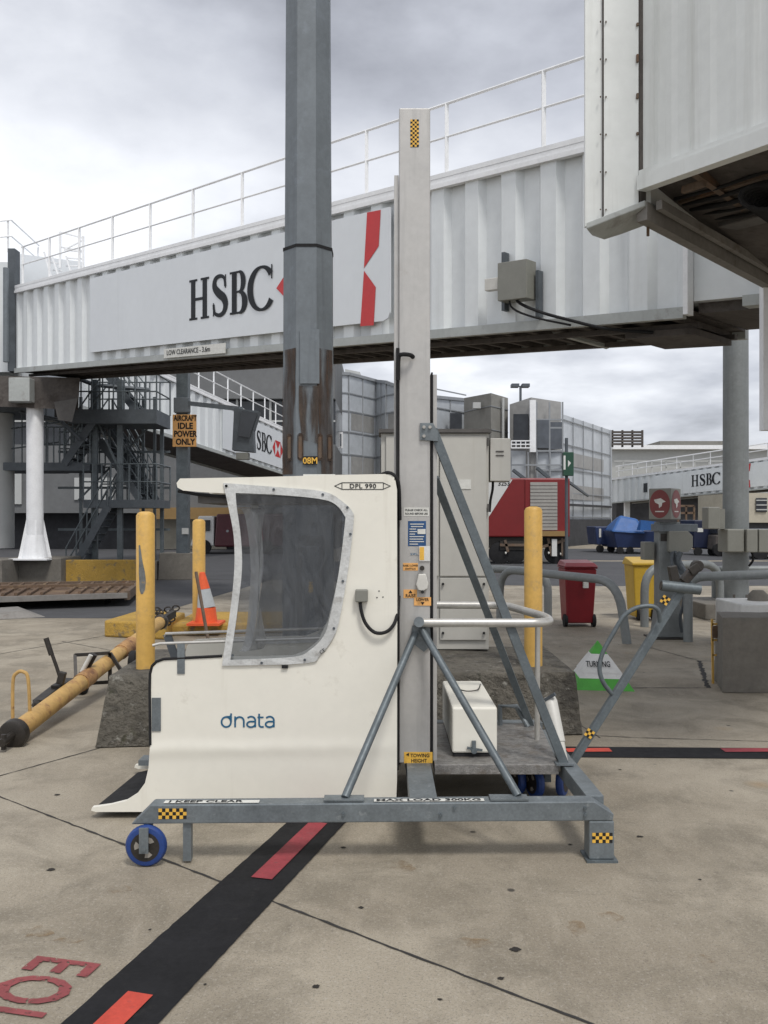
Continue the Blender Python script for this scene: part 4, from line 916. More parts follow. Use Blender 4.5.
for i, (tx, sz) in enumerate((('AIRCRAFT',.13),('IDLE',.145),('POWER',.145),('ONLY',.145))):
    text_mb(tx, V(X(185.3,22.0), 21.993, P(0,(421.5,429.5,437.5,445.4)[i],22.0).z+.02), (1,0,0), (0,0,1), sz, mb, align='CENTER', sx=(.66,.92,.78,.84)[i], bold=.035)
mb.obj('sign_lettering', 'sign_black', sp_)
dk = 20.8; mb = MB(); mb.prism([P(234,408,dk), P(259,411,dk), P(253,431,dk), P(254,452,dk), P(232,450,dk), P(233,430,dk)], V(0,.35,0)); sc_ = mb.obj('docking_screen', 'steel_dark', t)
MB().prism([P(242,411,dk-.02), P(258,413,dk-.02), P(252,430,dk-.02), P(250,438,dk-.02), P(238,436,dk-.02)], V(0,-.05,0)).obj('display_glass', 'darkglass', sc_)
MB().box(X(236,dk), X(248,dk), dk, dk+.3, P(0,459,dk).z, P(0,452.5,dk).z).obj('sensor_box', 'boxgrey', sc_)
MB().box(X(184,dp), X(190,dp), dp-.24, dp-.145, P(0,534,dp).z, P(0,528,dp).z).obj('call_box', 'sticker_w', t)

# baggage dolly, low and rusty, at the left edge
t = root('cargo_dolly', (-9, 17, 0), 'low rusty flatbed cargo dolly with worn roller deck at the left edge', 'dolly')
da = 14.6
mb = MB(); f1_, f2_, b1_, b2_ = V(-10.5,15.0,.16), V(-5.05,17.3,.16), V(-5.6,20.2,.16), V(-12,19.0,.16)
mb.hexa([f1_, f2_, b2_*1 if False else b1_, b2_, f1_+V(0,0,.10), f2_+V(0,0,.10), b1_+V(0,0,.10), b2_+V(0,0,.10)]); mb.obj('deck', 'deck_rust', t)
mb = MB()
for k in range(26): 
    q = k/26; a_ = f1_.lerp(f2_, q)+V(0,0,.13); b_ = b2_.lerp(b1_, q)+V(0,0,.13)
    if k % 7 != 6: mb.cyl(a_.lerp(b_, .06), a_.lerp(b_, .46), .035, seg=6).cyl(a_.lerp(b_, .54), a_.lerp(b_, .94), .035, seg=6)
mb.obj('rollers', 'deck_rust', t)
mb = MB(); up_ = V(0,0,.06)
mb.beam(f1_+up_, f2_+up_, .10, .10); mb.obj('edge_beam', 'channel', t)
MB().beam(f2_+up_, b1_+up_, .1, .18).beam(b1_+up_, b2_+up_, .1, .18).obj('end_beam', 'under_rust', t)
MB().beam(f1_.lerp(b2_,.5)+V(0,0,.17), f2_.lerp(b1_,.5)+V(0,0,.17), .10, .06).obj('centre_rail', 'deck_rust', t)
for p in (f2_.lerp(b1_,.2)+V(-.5,0,0), f1_.lerp(f2_,.45)+V(0,.4,0), b1_+V(-.6,-.3,0), b2_.lerp(b1_,.3)): MB().revolve(V(p.x,p.y,.09), (1,.3,0), [(0,.07),(.02,.09),(.08,.09),(.1,.07)], 16).obj('wheel', 'rubber', t, smooth=True)
t2 = MB().hexa([V(-7.6,14.2,.0),V(-5.9,15.4,.0),V(-6.6,16.2,.0),V(-8.2,15.2,.0),V(-7.6,14.25,.10),V(-6.3,15.35,.12),V(-6.7,16.1,.12),V(-8.2,15.1,.10)]).obj('metal_ramp', 'channel', bevel=.02, origin=(-7,15,0)); tag(t2, 'pale metal loading ramp lying in front of the rusty dolly', 'ramp')

# yellow kerb block with cone and rear bollard
def kerb(pts, h, name, label):
    n_ = len(pts); mb = MB(); mb.prism([V(*p, 0) for p in pts], V(0,0,h)); o = mb.obj(name, 'yellow_kerb', origin=(*pts[0], 0), bevel=.03); tag(o, label, 'kerb'); return o
k1 = gpt(105, 638); k2 = gpt(160, 640.5)
kerb([(gpt(104,637).x, gpt(104,637).y), (gpt(166,640).x, gpt(166,640).y), (gpt(166,640).x-.05, 13.9), (gpt(104,637).x+.1, 14.3)], .24, 'yellow_kerb', 'chipped yellow kerb block left of the front bollard')
kerb([(gpt(168,636).x, 12.9), (-1.2, 13.3), (-1.2, 14.8), (gpt(168,636).x-.02, 14.8)], .16, 'yellow_kerb', 'flat yellow kerb slab beneath the orange cone')
def bollard(x, y, z0_, z1_, r_, label, m='yellow'):
    mb = MB(); mb.revolve((x,y,z0_), (0,0,1), [(0,r_),(z1_-z0_-r_*.45,r_),(z1_-z0_-r_*.15,r_*.82),(z1_-z0_,r_*.4)], 24)
    o = mb.obj('bollard', m, smooth=True, origin=(x,y,z0_)); tag(o, label, 'bollard', 'yellow safety bollards around the plinth'); return o
xb = P(197.5,0,13.1).x
bollard(xb, 13.2, .16, P(0,519,13.2).z, .095, 'yellow bollard partly hidden behind the orange cone')
t = root('traffic_cone', (P(208,0,12.9).x, 13.02, .16), 'orange traffic cone with grey reflective band beside the rear bollard', 'cone')
cx0, cy0 = P(206,0,13).x, 13.02
mb = MB(); zc = .16
mb.revolve((cx0,cy0,zc), (.0,0,1), [(0,.17),(.03,.165),(.25,.135)], 20); mb.box(cx0-.24, cx0+.24, cy0-.24, cy0+.24, zc-.03+.03, zc+.035); 
c_ = mb.obj('cone_base', 'orange', t, smooth=False)
MB().revolve((cx0,cy0,zc+.251), (-.12,0,1), [(0,.134),(.27,.088)], 20).obj('reflective_band', 'reflective', t, smooth=True)
MB().revolve((cx0-.033,cy0,zc+.522), (-.12,0,1), [(0,.087),(.24,.042),(.25,.03)], 20).obj('cone_top', 'orange', t, smooth=True)
o = MB().beam(P(196,572,12.6), P(209,645,12.2), .035, .035).obj('leaning_bar', 'under_rust', origin=P(209,645,12.2)); tag(o, 'thin rusty bar leaning against the orange cone', 'bar')
mb = MB()
for k in range(16):
    c_ = V(P(162,0,12.7).x+random.uniform(-.16,.2), 12.75+random.uniform(-.15,.15), .22+random.uniform(0,.22)); mb.tube([c_+V(.05*math.cos(a_), .02*math.sin(a_*2+k), .04*math.sin(a_)) for a_ in [2*math.pi*i/10 for i in range(10)]], .012, 6, closed=True)
o = mb.obj('rusty_chain', 'grease', origin=(P(162,0,12.7).x, 12.75, 0), smooth=True); tag(o, 'rusty heap of chain on the yellow kerb behind the front bollard', 'chain')

# aircraft tow bar lying at the left
t = root('aircraft_towbar', (-2.75, 8, 0), 'worn yellow aircraft tow bar with greasy fittings and round end flange at left', 'tow bar')
TA, TB = V(-2.775, 6.62, .10), V(-2.60, 10.3, .52); tu = (TB-TA).normalized(); T = lambda k: TA.lerp(TB, k)
MB().cyl(TA, TB, .075, .068, 20).obj('tube', 'towbar', t, smooth=True)
MB().revolve(TA-tu*.06, tu, [(0,.085),(.01,.105),(.075,.108),(.09,.085)], 24).obj('flange', 'grease', t, smooth=True)
MB().cyl(TA-tu*.22, TA-tu*.06, .03, seg=10).cyl(TA-tu*.18+V(0,0,-.06), TA-tu*.18+V(0,0,.05), .02, seg=8).obj('coupling_pin', 'grease', t)
MB().tube(catmull([V(-2.91,6.9,.02), V(-2.91,6.9,.42), V(-2.88,6.9,.50), V(-2.83,6.9,.51), V(-2.79,6.9,.45), V(-2.775,6.9,.14)], 5, False), .014, 8).obj('lift_loop', 'towbar', t, smooth=True)
mb = MB(); a_ = P(60,690,7.6); mb.beam(P(38,704,7.25), P(58,688,7.75), .09, .07); mb.cyl(P(35,707,7.2), P(38,702,7.2), .035, seg=10); mb.beam(P(56,690,7.6), P(70,682,7.8), .10, .08); mb.beam(P(60,684,7.6), P(63,672,7.6), .05, .06); mb.obj('hydraulic_pump', 'grease', t, bevel=.006)
mb = MB(); mb.tube([P(62,684,7.6), P(57,668,7.6), P(47,640,7.6)], .016, 8); mb.tube([P(51.5,655,7.6), P(46,638,7.6)], .024, 8); mb.obj('pump_handle', 'grease', t, smooth=True)
mb = MB()
fr_ = [P(75,655,8.5), P(110,653,8.5), P(122,672,8.5), P(110,682,8.5), P(76,684,8.3)]
for p, q in ((0,1),(1,2),(1,3),(2,3),(0,4),(3,4)): mb.beam(fr_[p], fr_[q], .03, .03)
mb.obj('wheel_frame', 'grease', t)
MB().cyl(P(78,683,8.1), P(94,654,8.1), .034, seg=12).obj('accumulator', 'grease', t, smooth=True)
MB().cyl(P(82,672,8.03), P(91,655,8.03), .020, seg=12).obj('shiny_cylinder', 'skin_grey', t, smooth=True)
MB().revolve(V(P(83,0,8.6).x, 8.6, .11), (1,0,0), [(-.04,.08),(-.03,.11),(.03,.11),(.04,.08)], 20).obj('wheel', 'rubber', t, smooth=True)
MB().revolve(V(P(134,0,8.9).x, 8.9, .26), (1,0,0), [(-.04,.09),(-.03,.12),(.03,.12),(.04,.09)], 20).obj('wheel', 'rubber', t, smooth=True)
MB().revolve(T(.985), (0,1,0), [(-.05,.05),(-.03,.09),(.03,.09),(.05,.05)], 16).beam(T(1.0), T(1.0)+V(.08,.25,.06), .06, .08).obj('hitch_head', 'grease', t)
MB().revolve(T(.34), tu, [(0,.080),(.22,.080)], 20).obj('worn_sleeve', 'towbar_rust', t, smooth=True); MB().revolve(T(.62), tu, [(0,.078),(.35,.078)], 20).obj('worn_sleeve', 'towbar_rust', t, smooth=True)

# ================================================================== PLINTH with pole, cabinet, bollards
def rough_block(name, c, m, label, cat, sub=26, amp=.012):
    """block given by 8 corners, faces subdivided and roughened so edges look broken"""
    import bmesh
    o = MB().hexa(c).obj(name, m, origin=c[0]); bm = bmesh.new(); bm.from_mesh(o.data)
    for _ in range(4): bmesh.ops.subdivide_edges(bm, edges=bm.edges, cuts=1, use_grid_fill=True)
    cen = sum((v_.co for v_ in bm.verts), Vector())/len(bm.verts)
    bm.normal_update()
    for v_ in bm.verts:
        nz = noise.noise(v_.co*6)+.6*noise.noise(v_.co*17)+.4*noise.noise(v_.co*37); ed = max((abs(f.normal.dot(g_.normal)) < .7) for f in v_.link_faces for g_ in v_.link_faces) if v_.link_faces else 0
        v_.co += v_.normal*(amp*nz-(amp*1.3 if ed else 0)*(1+nz))
    bm.to_mesh(o.data); bm.free(); o.data.polygons.foreach_set('use_smooth', [True]*len(o.data.polygons)); o.data.set_sharp_from_angle(angle=R(50)); tag(o, label, cat); return o
rough_block('concrete_plinth', [V(-2.16,6.54,0),V(1.58,6.94,0),V(1.60,8.6,0),V(-2.3,8.2,0),V(-2.09,6.66,.53),V(1.53,7.0,.5),V(1.54,8.45,.5),V(-2.13,8.05,.53)], 'plinth', 'weathered mossy concrete plinth carrying the grey pole and beige cabinet', 'plinth')
bl = bollard(P(144.5,0,6.95).x, 6.98, .5, P(0,511.5,6.98).z, .073, 'scuffed yellow bollard on the left end of the concrete plinth')
bl2 = bollard(P(534.3,0,7.2).x, 7.25, .49, P(0,506.5,7.25).z, .074, 'yellow bollard on the right end of the plinth by the red bin')
# paint chip on the left bollard
mb = MB(); bx, by = bl.location.x, bl.location.y
def onb(px, py, rr=.0745): 
    dx = (px-384)/F*by-bx; dx = max(-rr*.98, min(rr*.98, dx)); return V(bx+dx, by-math.sqrt(rr*rr-dx*dx), CH-(py-HZ)/F*(by-rr))
sh = [(142,548),(144,560),(146,575),(147.5,578),(147.8,588),(145.5,594),(142.5,593),(141.2,580),(142,565)]
rows = [(520,141.2,141.8),(545,141,142.5),(552,141,143.6),(562,141.2,145.2),(572,141.0,147.4),(582,141.6,148.4),(590,142.0,147.4),(594,143.2,145.4)]
for k, (y_, a_, b_) in enumerate(rows[1:]): pass
gv = [onb(a_+(b_-a_)*i/4, y_) for y_, a_, b_ in rows[1:] for i in range(5)]
mb.add(gv, [(r_*5+i, r_*5+i+1, r_*5+i+6, r_*5+i+5) for r_ in range(len(rows)-2) for i in range(4)]); mb.obj('bare_metal_patch', 'chipped', bl, origin=None)

# big tapered octagonal pole
t = root('light_pole', (P(308.5,0,7.7).x, 7.7, .5), 'huge grey octagonal pole with rust stains rising behind the white cab', 'pole')
px_, py_ = P(308.5,0,7.7).x, 7.7
def octo(z0_, z1_, r0, r1, m, nm, par=t, x=px_, y=py_, seg=8):
    mb = MB(); vs = []
    for z, r in ((z0_, r0), (z1_, r1)):
        for k in range(8): a_ = math.pi/8+k*math.pi/4; vs.append((x+r*math.cos(a_), y+r*math.sin(a_), z))
    mb.add(vs, [(k, (k+1) % 8, 8+(k+1) % 8, 8+k) for k in range(8)]+[tuple(range(7,-1,-1)), tuple(range(8,16))]); return mb.obj(nm, m, par)
zz = lambda py: CH-(py-HZ)/F*7.5
octo(.5, zz(244), .236, .226, 'galv_pole', 'lower_shaft')
octo(zz(246), 12.0, .215, .175, 'galv_pole', 'upper_shaft')
octo(zz(247), zz(244), .231, .231, 'rubber', 'joint_ring')
MB().box(px_-.36, px_+.36, py_-.36, py_+.36, .53, .57).obj('base_plate', 'galv_dark', t)
yf = py_-.236*math.cos(math.pi/8)     # front flat plane of the shaft foot
fx = lambda px: (px-384)/F*yf
# stiffener plate, recess and slots
MB().box(fx(300), fx(319.5), yf-.012, yf-.001, zz(384), zz(330)).obj('doubler_plate', 'galv_pole', t)
q = MB()
def band(pts): q.prism([V(fx(a_), yf-.006, zz(b_)) for a_, b_ in pts], V(0,.004,0))
band([(299,386),(319,386),(318,444),(302,440),(299,410)])
q.obj('dark_run_off', 'rust_wash', t)
# rust film on the two slanted flanks
def flank(sgn, z0_, z1_, w0, w1, name):
    r = .2375; a0 = -math.pi/2+sgn*math.pi/8; a1 = -math.pi/2+sgn*3*math.pi/8
    def pt(f_, z, e=.004): 
        rr = .2375-(z-.5)*.0027+e; p0_ = V(px_+rr*math.cos(a0), py_+rr*math.sin(a0), z); p1_ = V(px_+rr*math.cos(a1), py_+rr*math.sin(a1), z); return p0_.lerp(p1_, f_)
    k = MB(); n_ = 14; vs = []
    for i in range(n_+1):
        z = z0_+(z1_-z0_)*i/n_; f_ = 1-(w0+(w1-w0)*i/n_)*(1+.25*noise.noise(V(z*3, sgn*9, 0))); f_ = max(.0, f_); vs += [pt(f_, z), pt(1.0, z)]
    k.add(vs, [(2*i, 2*i+1, 2*i+3, 2*i+2) for i in range(n_)]); k.obj(name, 'rust', t)
for sg in (-1, 1): flank(sg, zz(474), zz(348), .75, 1.0, 'rust_stain')
for px in (289, 300.5, 320, 329):
    sx_ = (px-384)/F*7.5; dx = abs(sx_-px_); yy = yf if dx < .1 else yf+(dx-.095)*1.0
    mb = MB(); rr = .027; zc_ = zz(447); oo = [V(sx_+rr*math.cos(a_), yy-.010, zc_+(.085 if math.sin(a_) > 0 else -.085)+rr*math.sin(a_)*1.2) for a_ in [2*math.pi*(i+.5)/16 for i in range(16)]]
    ii = [V(sx_+rr*.55*math.cos(a_), yy-.010, zc_+(.08 if math.sin(a_) > 0 else -.08)+rr*.6*math.sin(a_)) for a_ in [2*math.pi*(i+.5)/16 for i in range(16)]]
    sl_ = MB().ring(oo, ii, V(0,.009,0)).obj('slot_rim', 'rust', t); MB().prism([p+V(0,.004,0) for p in ii], V(0,.003,0)).obj('slot', 'under_rust', sl_)
tg = MB().box(fx(303.2), fx(317.5), yf-.012, yf-.0065, zz(464.5), zz(456.5)).obj('number_tag', 'sign_black', t)
text_mb('08M', V(fx(310.4), yf-.0135, zz(463.8)), (1,0,0), (0,0,1), .052, align='CENTER', bold=.02, sx=.95).obj('tag_numerals', 'sticker_y', tg)
# access hatch seen through the cab window
h_ = MB().box(fx(298), fx(324), yf-.010, yf-.001, .62, zz(535)).obj('hatch_frame', 'steel_dark', t, bevel=.004)
MB().box(fx(302), fx(319), yf-.018, yf-.0105, .72, zz(546)).obj('hatch_door', 'galv_pole', h_, bevel=.004)
text_mb('08M', V(fx(313), yf-.0195, zz(592)), (0,0,1), (-1,0,0), .035, bold=.02).obj('hatch_number', 'sticker_y', h_)

# electrical cabinet behind the mast
t = root('electrical_cabinet', (.45, 8.2, .5), 'tall beige electrical cabinet on the plinth behind the mast with small label', 'cabinet')
x0, x1 = P(381,0,8.0).x, P(489,0,8.0).x; zc0, zc1 = .5, P(0,433,8.0).z; zsp = P(0,577+0,8.0).z
MB().box(x0, x1, 8.02, 8.42, zc0+.02, zc1).obj('carcass', 'cabinet', t, bevel=.006)
MB().box(x0-.02, x1+.02, 7.97, 8.45, zc1+.002, zc1+.035).obj('lid', 'cabinet_dark', t)
dr = MB().box(P(440,0,8).x, P(486.5,0,8).x, 7.995, 8.018, P(0,576,8).z, P(0,436,8).z).obj('door', 'cabinet', t, bevel=.003)
dl = MB().box(P(386,0,8).x, P(438.6,0,8).x, 7.995, 8.018, P(0,576,8).z, P(0,436,8).z).obj('door', 'cabinet', t, bevel=.003)
MB().box(P(456,0,8).x, P(471,0,8).x, 7.988, 7.994, P(0,489,8).z, P(0,479.5,8).z).obj('rating_label', 'sticker_w', dr)
text_mb('600V AC', V(P(457.5,0,8).x, 7.986, P(0,486.5,8).z), (1,0,0), (0,0,1), .028, sx=.8).obj('label_text', 'letter', dr) if False else None
lp = MB().box(P(440,0,8).x, P(486.5,0,8).x, 7.995, 8.018, P(0,640,8).z, P(0,578,8).z).obj('lower_cover', 'cabinet', t, bevel=.003)
mb = MB()
for px in (443, 484):
    for py in (584, 633): mb.cyl(P(px,py,7.97), P(px,py,7.998), .012, seg=10)
mb.obj('cover_screws', 'rubber', lp)
mb = MB()
for py in (442, 508, 566): mb.box(P(487.2,0,8).x, P(489,0,8).x, 7.98, 8.0, P(0,py+4,8).z, P(0,py-4,8).z)
mb.obj('hinges', 'cabinet_dark', dr)
sb_ = MB().box(P(490.5,0,8).x, P(511,0,8).x, 8.02, 8.30, P(0,481,8).z, P(0,438,8).z).obj('side_box', 'cabinet', t, bevel=.006)
mb = MB()
for py in (451, 455): mb.box(P(496,0,8).x, P(504,0,8).x, 8.012, 8.019, P(0,py+.8,8).z, P(0,py-.4,8).z)
mb.obj('vent_slots', 'cabinet_dark', sb_)
MB().tube(catmull([P(493,481,8.1), P(492.5,490,8.1), P(490.5,500,8.1), P(489.5,512,8.1)], 4, False), .012, 8).obj('cable', 'rubber', t, smooth=True)
MB().box(x0-.006, x0-.001, 8.06, 8.38, .9, zc1-.1).obj('louvre_side', 'cabinet_dark', t)

# ================================================================== PASSENGER / SERVICE LIFT (the subject)
LO = V(.18, 5.2, 0)
t = root('passenger_lift', LO, 'white fibreglass crew lift cab on a grey steel stabiliser frame with tall mast', 'lift')
def checker(nm, org, xd, ud, nx, ny, sz, par, off=.0):
    mb = MB(); org = Vector(org); xd = Vector(xd); ud = Vector(ud)
    for i in range(nx):
        for j in range(ny): p = org+xd*sz*i+ud*sz*j; mb.add([p, p+xd*sz, p+xd*sz+ud*sz, p+ud*sz], [(0,1,2,3)], (i+j) % 2)
    return mb.obj(nm, ['sticker_y', 'sign_black'], par)
# front stabiliser beam
fy = lambda x: 4.355+.02*x
def fb(x, z, dy=0): return V(x, fy(x)+dy, z)
mb = MB(); mb.prism([fb(-1.245,.203), fb(1.14,.203), fb(1.145,.235), fb(1.045,.300), fb(-1.15,.297)], V(0,.10,0)); fbm = mb.obj('front_beam', 'galv', t, bevel=.006)
MB().box(-1.245, -1.15, 4.345, 4.42, .198, .202).obj('beam_end_flap', 'galv', t)
lg = MB().box(1.02, 1.145, fy(1.1)-.002, fy(1.1)+.11, .012, .202).obj('stabiliser_leg', 'galv', t, bevel=.006)
MB().box(1.005, 1.16, fy(1.1)-.02, fy(1.1)+.13, 0, .011).obj('foot_plate', 'galv_dark', lg)
checker('hazard_sticker', V(1.035, fy(1.1)-.004, .095), (1,0,0), (0,0,1), 6, 3, .0168, lg)
checker('hazard_sticker', V(-1.11, fy(-1.1)-.002, .228), (1,0.02,0), (0,0,1), 8, 3, .0172, fbm)
mb = MB()
for x in (.99, .99): pass
for x, z in ((1.0,.27),(1.0,.235),(.35,.275),(.28,.24),(-.2,.245)): mb.cyl(fb(x,z,-.012), fb(x,z,.002), .009, seg=6)
for x in (.45, .56, -.3): mb.cyl(fb(x,.19,.05), fb(x,.204,.05), .008, seg=6)
mb.obj('bolts', 'galv_dark', fbm)
st = MB().box(-.995, -.955, fy(-1)+.02, fy(-1)+.06, .012, .2).obj('rest_post', 'galv', t)
s1_ = MB(); s1_.add([V(-1.09,fy(-1)+.012,.3015), V(-.62,fy(-.7)+.012,.3015), V(-.62,fy(-.7)+.055,.3015), V(-1.09,fy(-1)+.055,.3015)], [(0,1,2,3)]); s1_ = s1_.obj('warning_strip', 'sticker_w', fbm)
text_mb('! KEEP CLEAR', V(-1.07, fy(-1)+.018, .3032), (1,.02,0), (0,1,0), .030, sx=1.42, bold=.03).obj('warning_text', 'letter', s1_)
s1_ = MB(); s1_.add([V(-.05,fy(0)+.012,.3025), V(.50,fy(.5)+.012,.3025), V(.50,fy(.5)+.055,.3025), V(-.05,fy(0)+.055,.3025)], [(0,1,2,3)]); s1_ = s1_.obj('warning_strip', 'sticker_w', fbm)
text_mb('MAX LOAD 300KG', V(-.04, fy(0)+.018, .3042), (1,.02,0), (0,1,0), .030, sx=1.45, bold=.03).obj('warning_text', 'letter', s1_)

def caster(c, axis, name='wheel'):
    c = Vector(c); ax = Vector(axis).normalized()
    wl = MB().revolve(c-ax*.024, ax, [(0,.072),(.004,.092),(.016,.101),(.032,.101),(.044,.092),(.048,.072)], 32).obj(name, 'blue_tyre', t, smooth=True)
    MB().revolve(c-ax*.0255, ax, [(0,.052),(.0005,.071),(.0505,.071),(.051,.052)], 28).obj('rim', 'grease', wl, smooth=False)
    up_ = V(0,0,1); sd_ = ax.cross(up_).normalized(); q = MB()
    for k in range(3):
        a_ = k*2*math.pi/3+.5; a2 = a_+.8; 
        def pp(r, an): return c-ax*.0275+(sd_*math.cos(an)+up_*math.sin(an))*r
        MB().prism([pp(.03,a_+.1), pp(.052,a_), pp(.054,(a_+a2)/2), pp(.052,a2), pp(.03,a2-.1)], ax*.0015).obj('hub_opening', 'hub_light', wl)
    return wl
c1_ = V(-1.168, 4.325, .101); caster(c1_, (0,1,0))
mb = MB(); mb.box(c1_.x-.022, c1_.x+.022, c1_.y-.052, c1_.y-.040, c1_.z-.022, .202); mb.box(c1_.x-.022, c1_.x+.022, c1_.y+.034, c1_.y+.046, c1_.z-.02, .202); mb.cyl(c1_-V(0,.058,0), c1_+V(0,.05,0), .012, seg=10); mb.obj('caster_fork', 'galv', t)
for c_, ax in ((V(.92,5.38,.101), (1,.35,0)), (V(1.10,5.42,.101), (1,-.5,0)), (V(.82,5.45,.101), (1,.35,0))): caster(c_, ax)
mb = MB(); mb.box(.80, 1.12, 5.36, 5.46, .215, .24); mb.box(.98, 1.02, 5.37, 5.45, .10, .22); mb.obj('caster_bracket', 'galv_dark', t)
# longitudinal beams
mb = MB(); mb.hexa([V(1.03,4.482,.205),V(1.12,4.482,.205),V(1.10,5.9,.205),V(1.01,5.9,.205),V(1.03,4.482,.296),V(1.12,4.482,.296),V(1.10,5.9,.296),V(1.01,5.9,.296)]); mb.obj('side_beam', 'galv', t, bevel=.004)
mb = MB(); mb.hexa([V(.13,4.46,.205),V(.27,4.46,.205),V(.27,6.0,.205),V(.13,6.0,.205),V(.13,4.46,.292),V(.27,4.46,.292),V(.27,6.0,.292),V(.13,6.0,.292)]); mb.obj('centre_beam', 'galv', t, bevel=.004)
mb = MB(); mb.prism([V(-1.1,6.1,.205), V(1.1,6.1,.205), V(1.1,6.1,.295), V(-1.1,6.1,.295)], V(0,.09,0)); mb.obj('rear_beam', 'galv', t)
MB().box(-.30, -.10, 4.365, 4.445, .3035, .312).obj('brace_foot', 'galv', t)
MB().box(.53, .72, 4.375, 4.455, .3035, .312).obj('brace_foot', 'galv', t)

# mast
mx0, mx1, my0, my1 = .088, .268, 5.10, 5.26
zt_ = P(0,108,5.1).z
ms_ = MB().box(mx0, mx1, my0, my1, .29, zt_).obj('mast', 'mast', t, bevel=.006)
MB().box(mx0+.012, mx1-.012, my0+.012, my1-.012, zt_+.001, zt_+.004).obj('mast_cap', 'steel_dark', ms_)
MB().box(mx0-.028, mx0-.003, my0+.03, my1+.05, .25, P(0,176,5.14).z).obj('rear_channel', 'mast', t)
MB().box(mx0-.018, mx0-.002, my0-.004, my0+.028, .25, P(0,348,5.1).z).obj('cable_slot', 'rubber', t)
MB().box(.274, .284, my0+.01, my1+.12, .3, P(0,372,5.1).z).obj('guide_seal', 'rubber', t)
MB().box(.286, .308, my0+.02, my1+.10, .3, P(0,374,5.1).z).obj('guide_rail', 'mast', t)
mb = MB(); mb.tube(catmull([P(413,357,5.08), P(410,355,5.05), P(402,354.5,5.05), P(398.5,358,5.06), P(398,380,5.07)], 5, False), .013, 8); mb.obj('hydraulic_hose', 'rubber', t, smooth=True)
checker('hazard_sticker', V(P(410.4,0,5.1).x, my0-.003, P(0,147,5.1).z), (1,0,0), (0,0,1), 4, 13, .0122, ms_)
def stick(nm, px0, px1, py0, py1, m, par=ms_, y=5.098):
    a_, b_ = P(px0,py1,5.1), P(px1,py0,5.1); return MB().box(a_.x, b_.x, y, y+.0015, a_.z, b_.z).obj(nm, m, par)
def tx(s, px, py, h, par, m='letter', y=5.0965, sx=1., al='CENTER', bold=.02):
    text_mb(s, V(P(px,0,5.1).x, y, P(0,py,5.1).z), (1,0,0), (0,0,1), h, sx=sx, align=al, bold=bold).obj('sticker_text', m, par)
s_1 = stick('notice_sticker', 404, 429, 507.5, 516, 'sticker_w'); tx('PLEASE CHECK ALL', 416.5, 511, .011, s_1, sx=.95); tx('ROUND BEFORE USE', 416.5, 514.6, .011, s_1, sx=.88)
s_1 = stick('instruction_sticker', 408, 426, 521, 546, 'sticker_b'); 
mb = MB()
for k, (a_, b_) in enumerate(((410,424),(411,423),(409.5,416),(409.5,417),(409.5,415),(409.5,424),(409.5,423),(409.5,424),(409.5,418))): p = P(a_,0,5.1).x; q = P(b_,0,5.1).x; z = P(0,524+k*2.5,5.1).z; mb.box(p, q, 5.0955, 5.0972, z-.003, z+.002)
p, q = P(417.5,534,5.1), P(425.5,529,5.1); mb.box(p.x, q.x, 5.095, 5.0968, p.z, q.z); mb.obj('printed_lines', 'sticker_w', s_1)
s_1 = stick('label_sticker', 410, 419, 551.5, 555.5, 'mast'); tx('S.W.L.', 414.5, 555, .012, s_1, 'teal', sx=1)
s_1 = stick('inspection_tag', 419, 430, 546, 561, 'marker_white', y=5.092); MB().box(P(419.5,0,5.1).x, P(424,0,5.1).x, 5.0905, 5.0918, P(0,560,5.1).z, P(0,547,5.1).z).obj('tag_stripe', 'sticker_y', s_1)
s_1 = stick('direction_sticker', 403, 418, 563, 570.5, 'sign_orange'); tx('RAISE / LOWER', 410.5, 566.5, .011, s_1, sx=.8); tx('SWITCH', 410.5, 569.7, .011, s_1)
s_1 = stick('direction_sticker', 403.5, 417, 589.5, 598, 'sign_orange'); tx('RAISE', 410.5, 597.2, .018, s_1, sx=.9)
MB().prism([P(408.5,593,5.096), P(412.5,593,5.096), P(410.5,590.2,5.096)], V(0,-.001,0)).obj('arrow_mark', 'sign_black', s_1)
s_1 = stick('direction_sticker', 414, 431, 597.2, 605.5, 'sign_orange', y=5.095); tx('LOWER', 422.5, 600.9, .016, s_1, sx=.9, y=5.0935)
MB().prism([P(420.7,602,5.093), P(424.5,602,5.093), P(422.6,604.9,5.093)], V(0,-.001,0)).obj('arrow_mark', 'sign_black', s_1)
MB().cyl(V(P(422,0,5.08).x, 5.075, P(0,568,5.1).z), V(P(422,0,5.1).x, 5.098, P(0,568,5.1).z), .014, seg=12).obj('key_switch', 'grease', ms_)
MB().prism([P(a_,b_,5.06) for a_, b_ in ((418.5,574),(426,574),(428.5,584),(427.5,589),(423.5,591),(418,590),(416,585))], V(0,.035,0)).obj('switch_cover', 'skin_grey', ms_, bevel=.006)
MB().cyl(P(422.5,592,5.05), P(422.5,592,5.1), .01, seg=10).obj('knob', 'sign_black', ms_)
s_1 = stick('towing_sticker', 404, 432.5, 752, 763, 'sticker_y'); tx('TOWING', 420, 757, .020, s_1, sx=.9); tx('HEIGHT', 419, 762.2, .020, s_1, sx=.9)
MB().prism([P(406,754.5,5.096), P(409,752.9,5.096), P(409,756,5.096)], V(0,-.001,0)).obj('arrow_mark', 'sign_black', s_1)
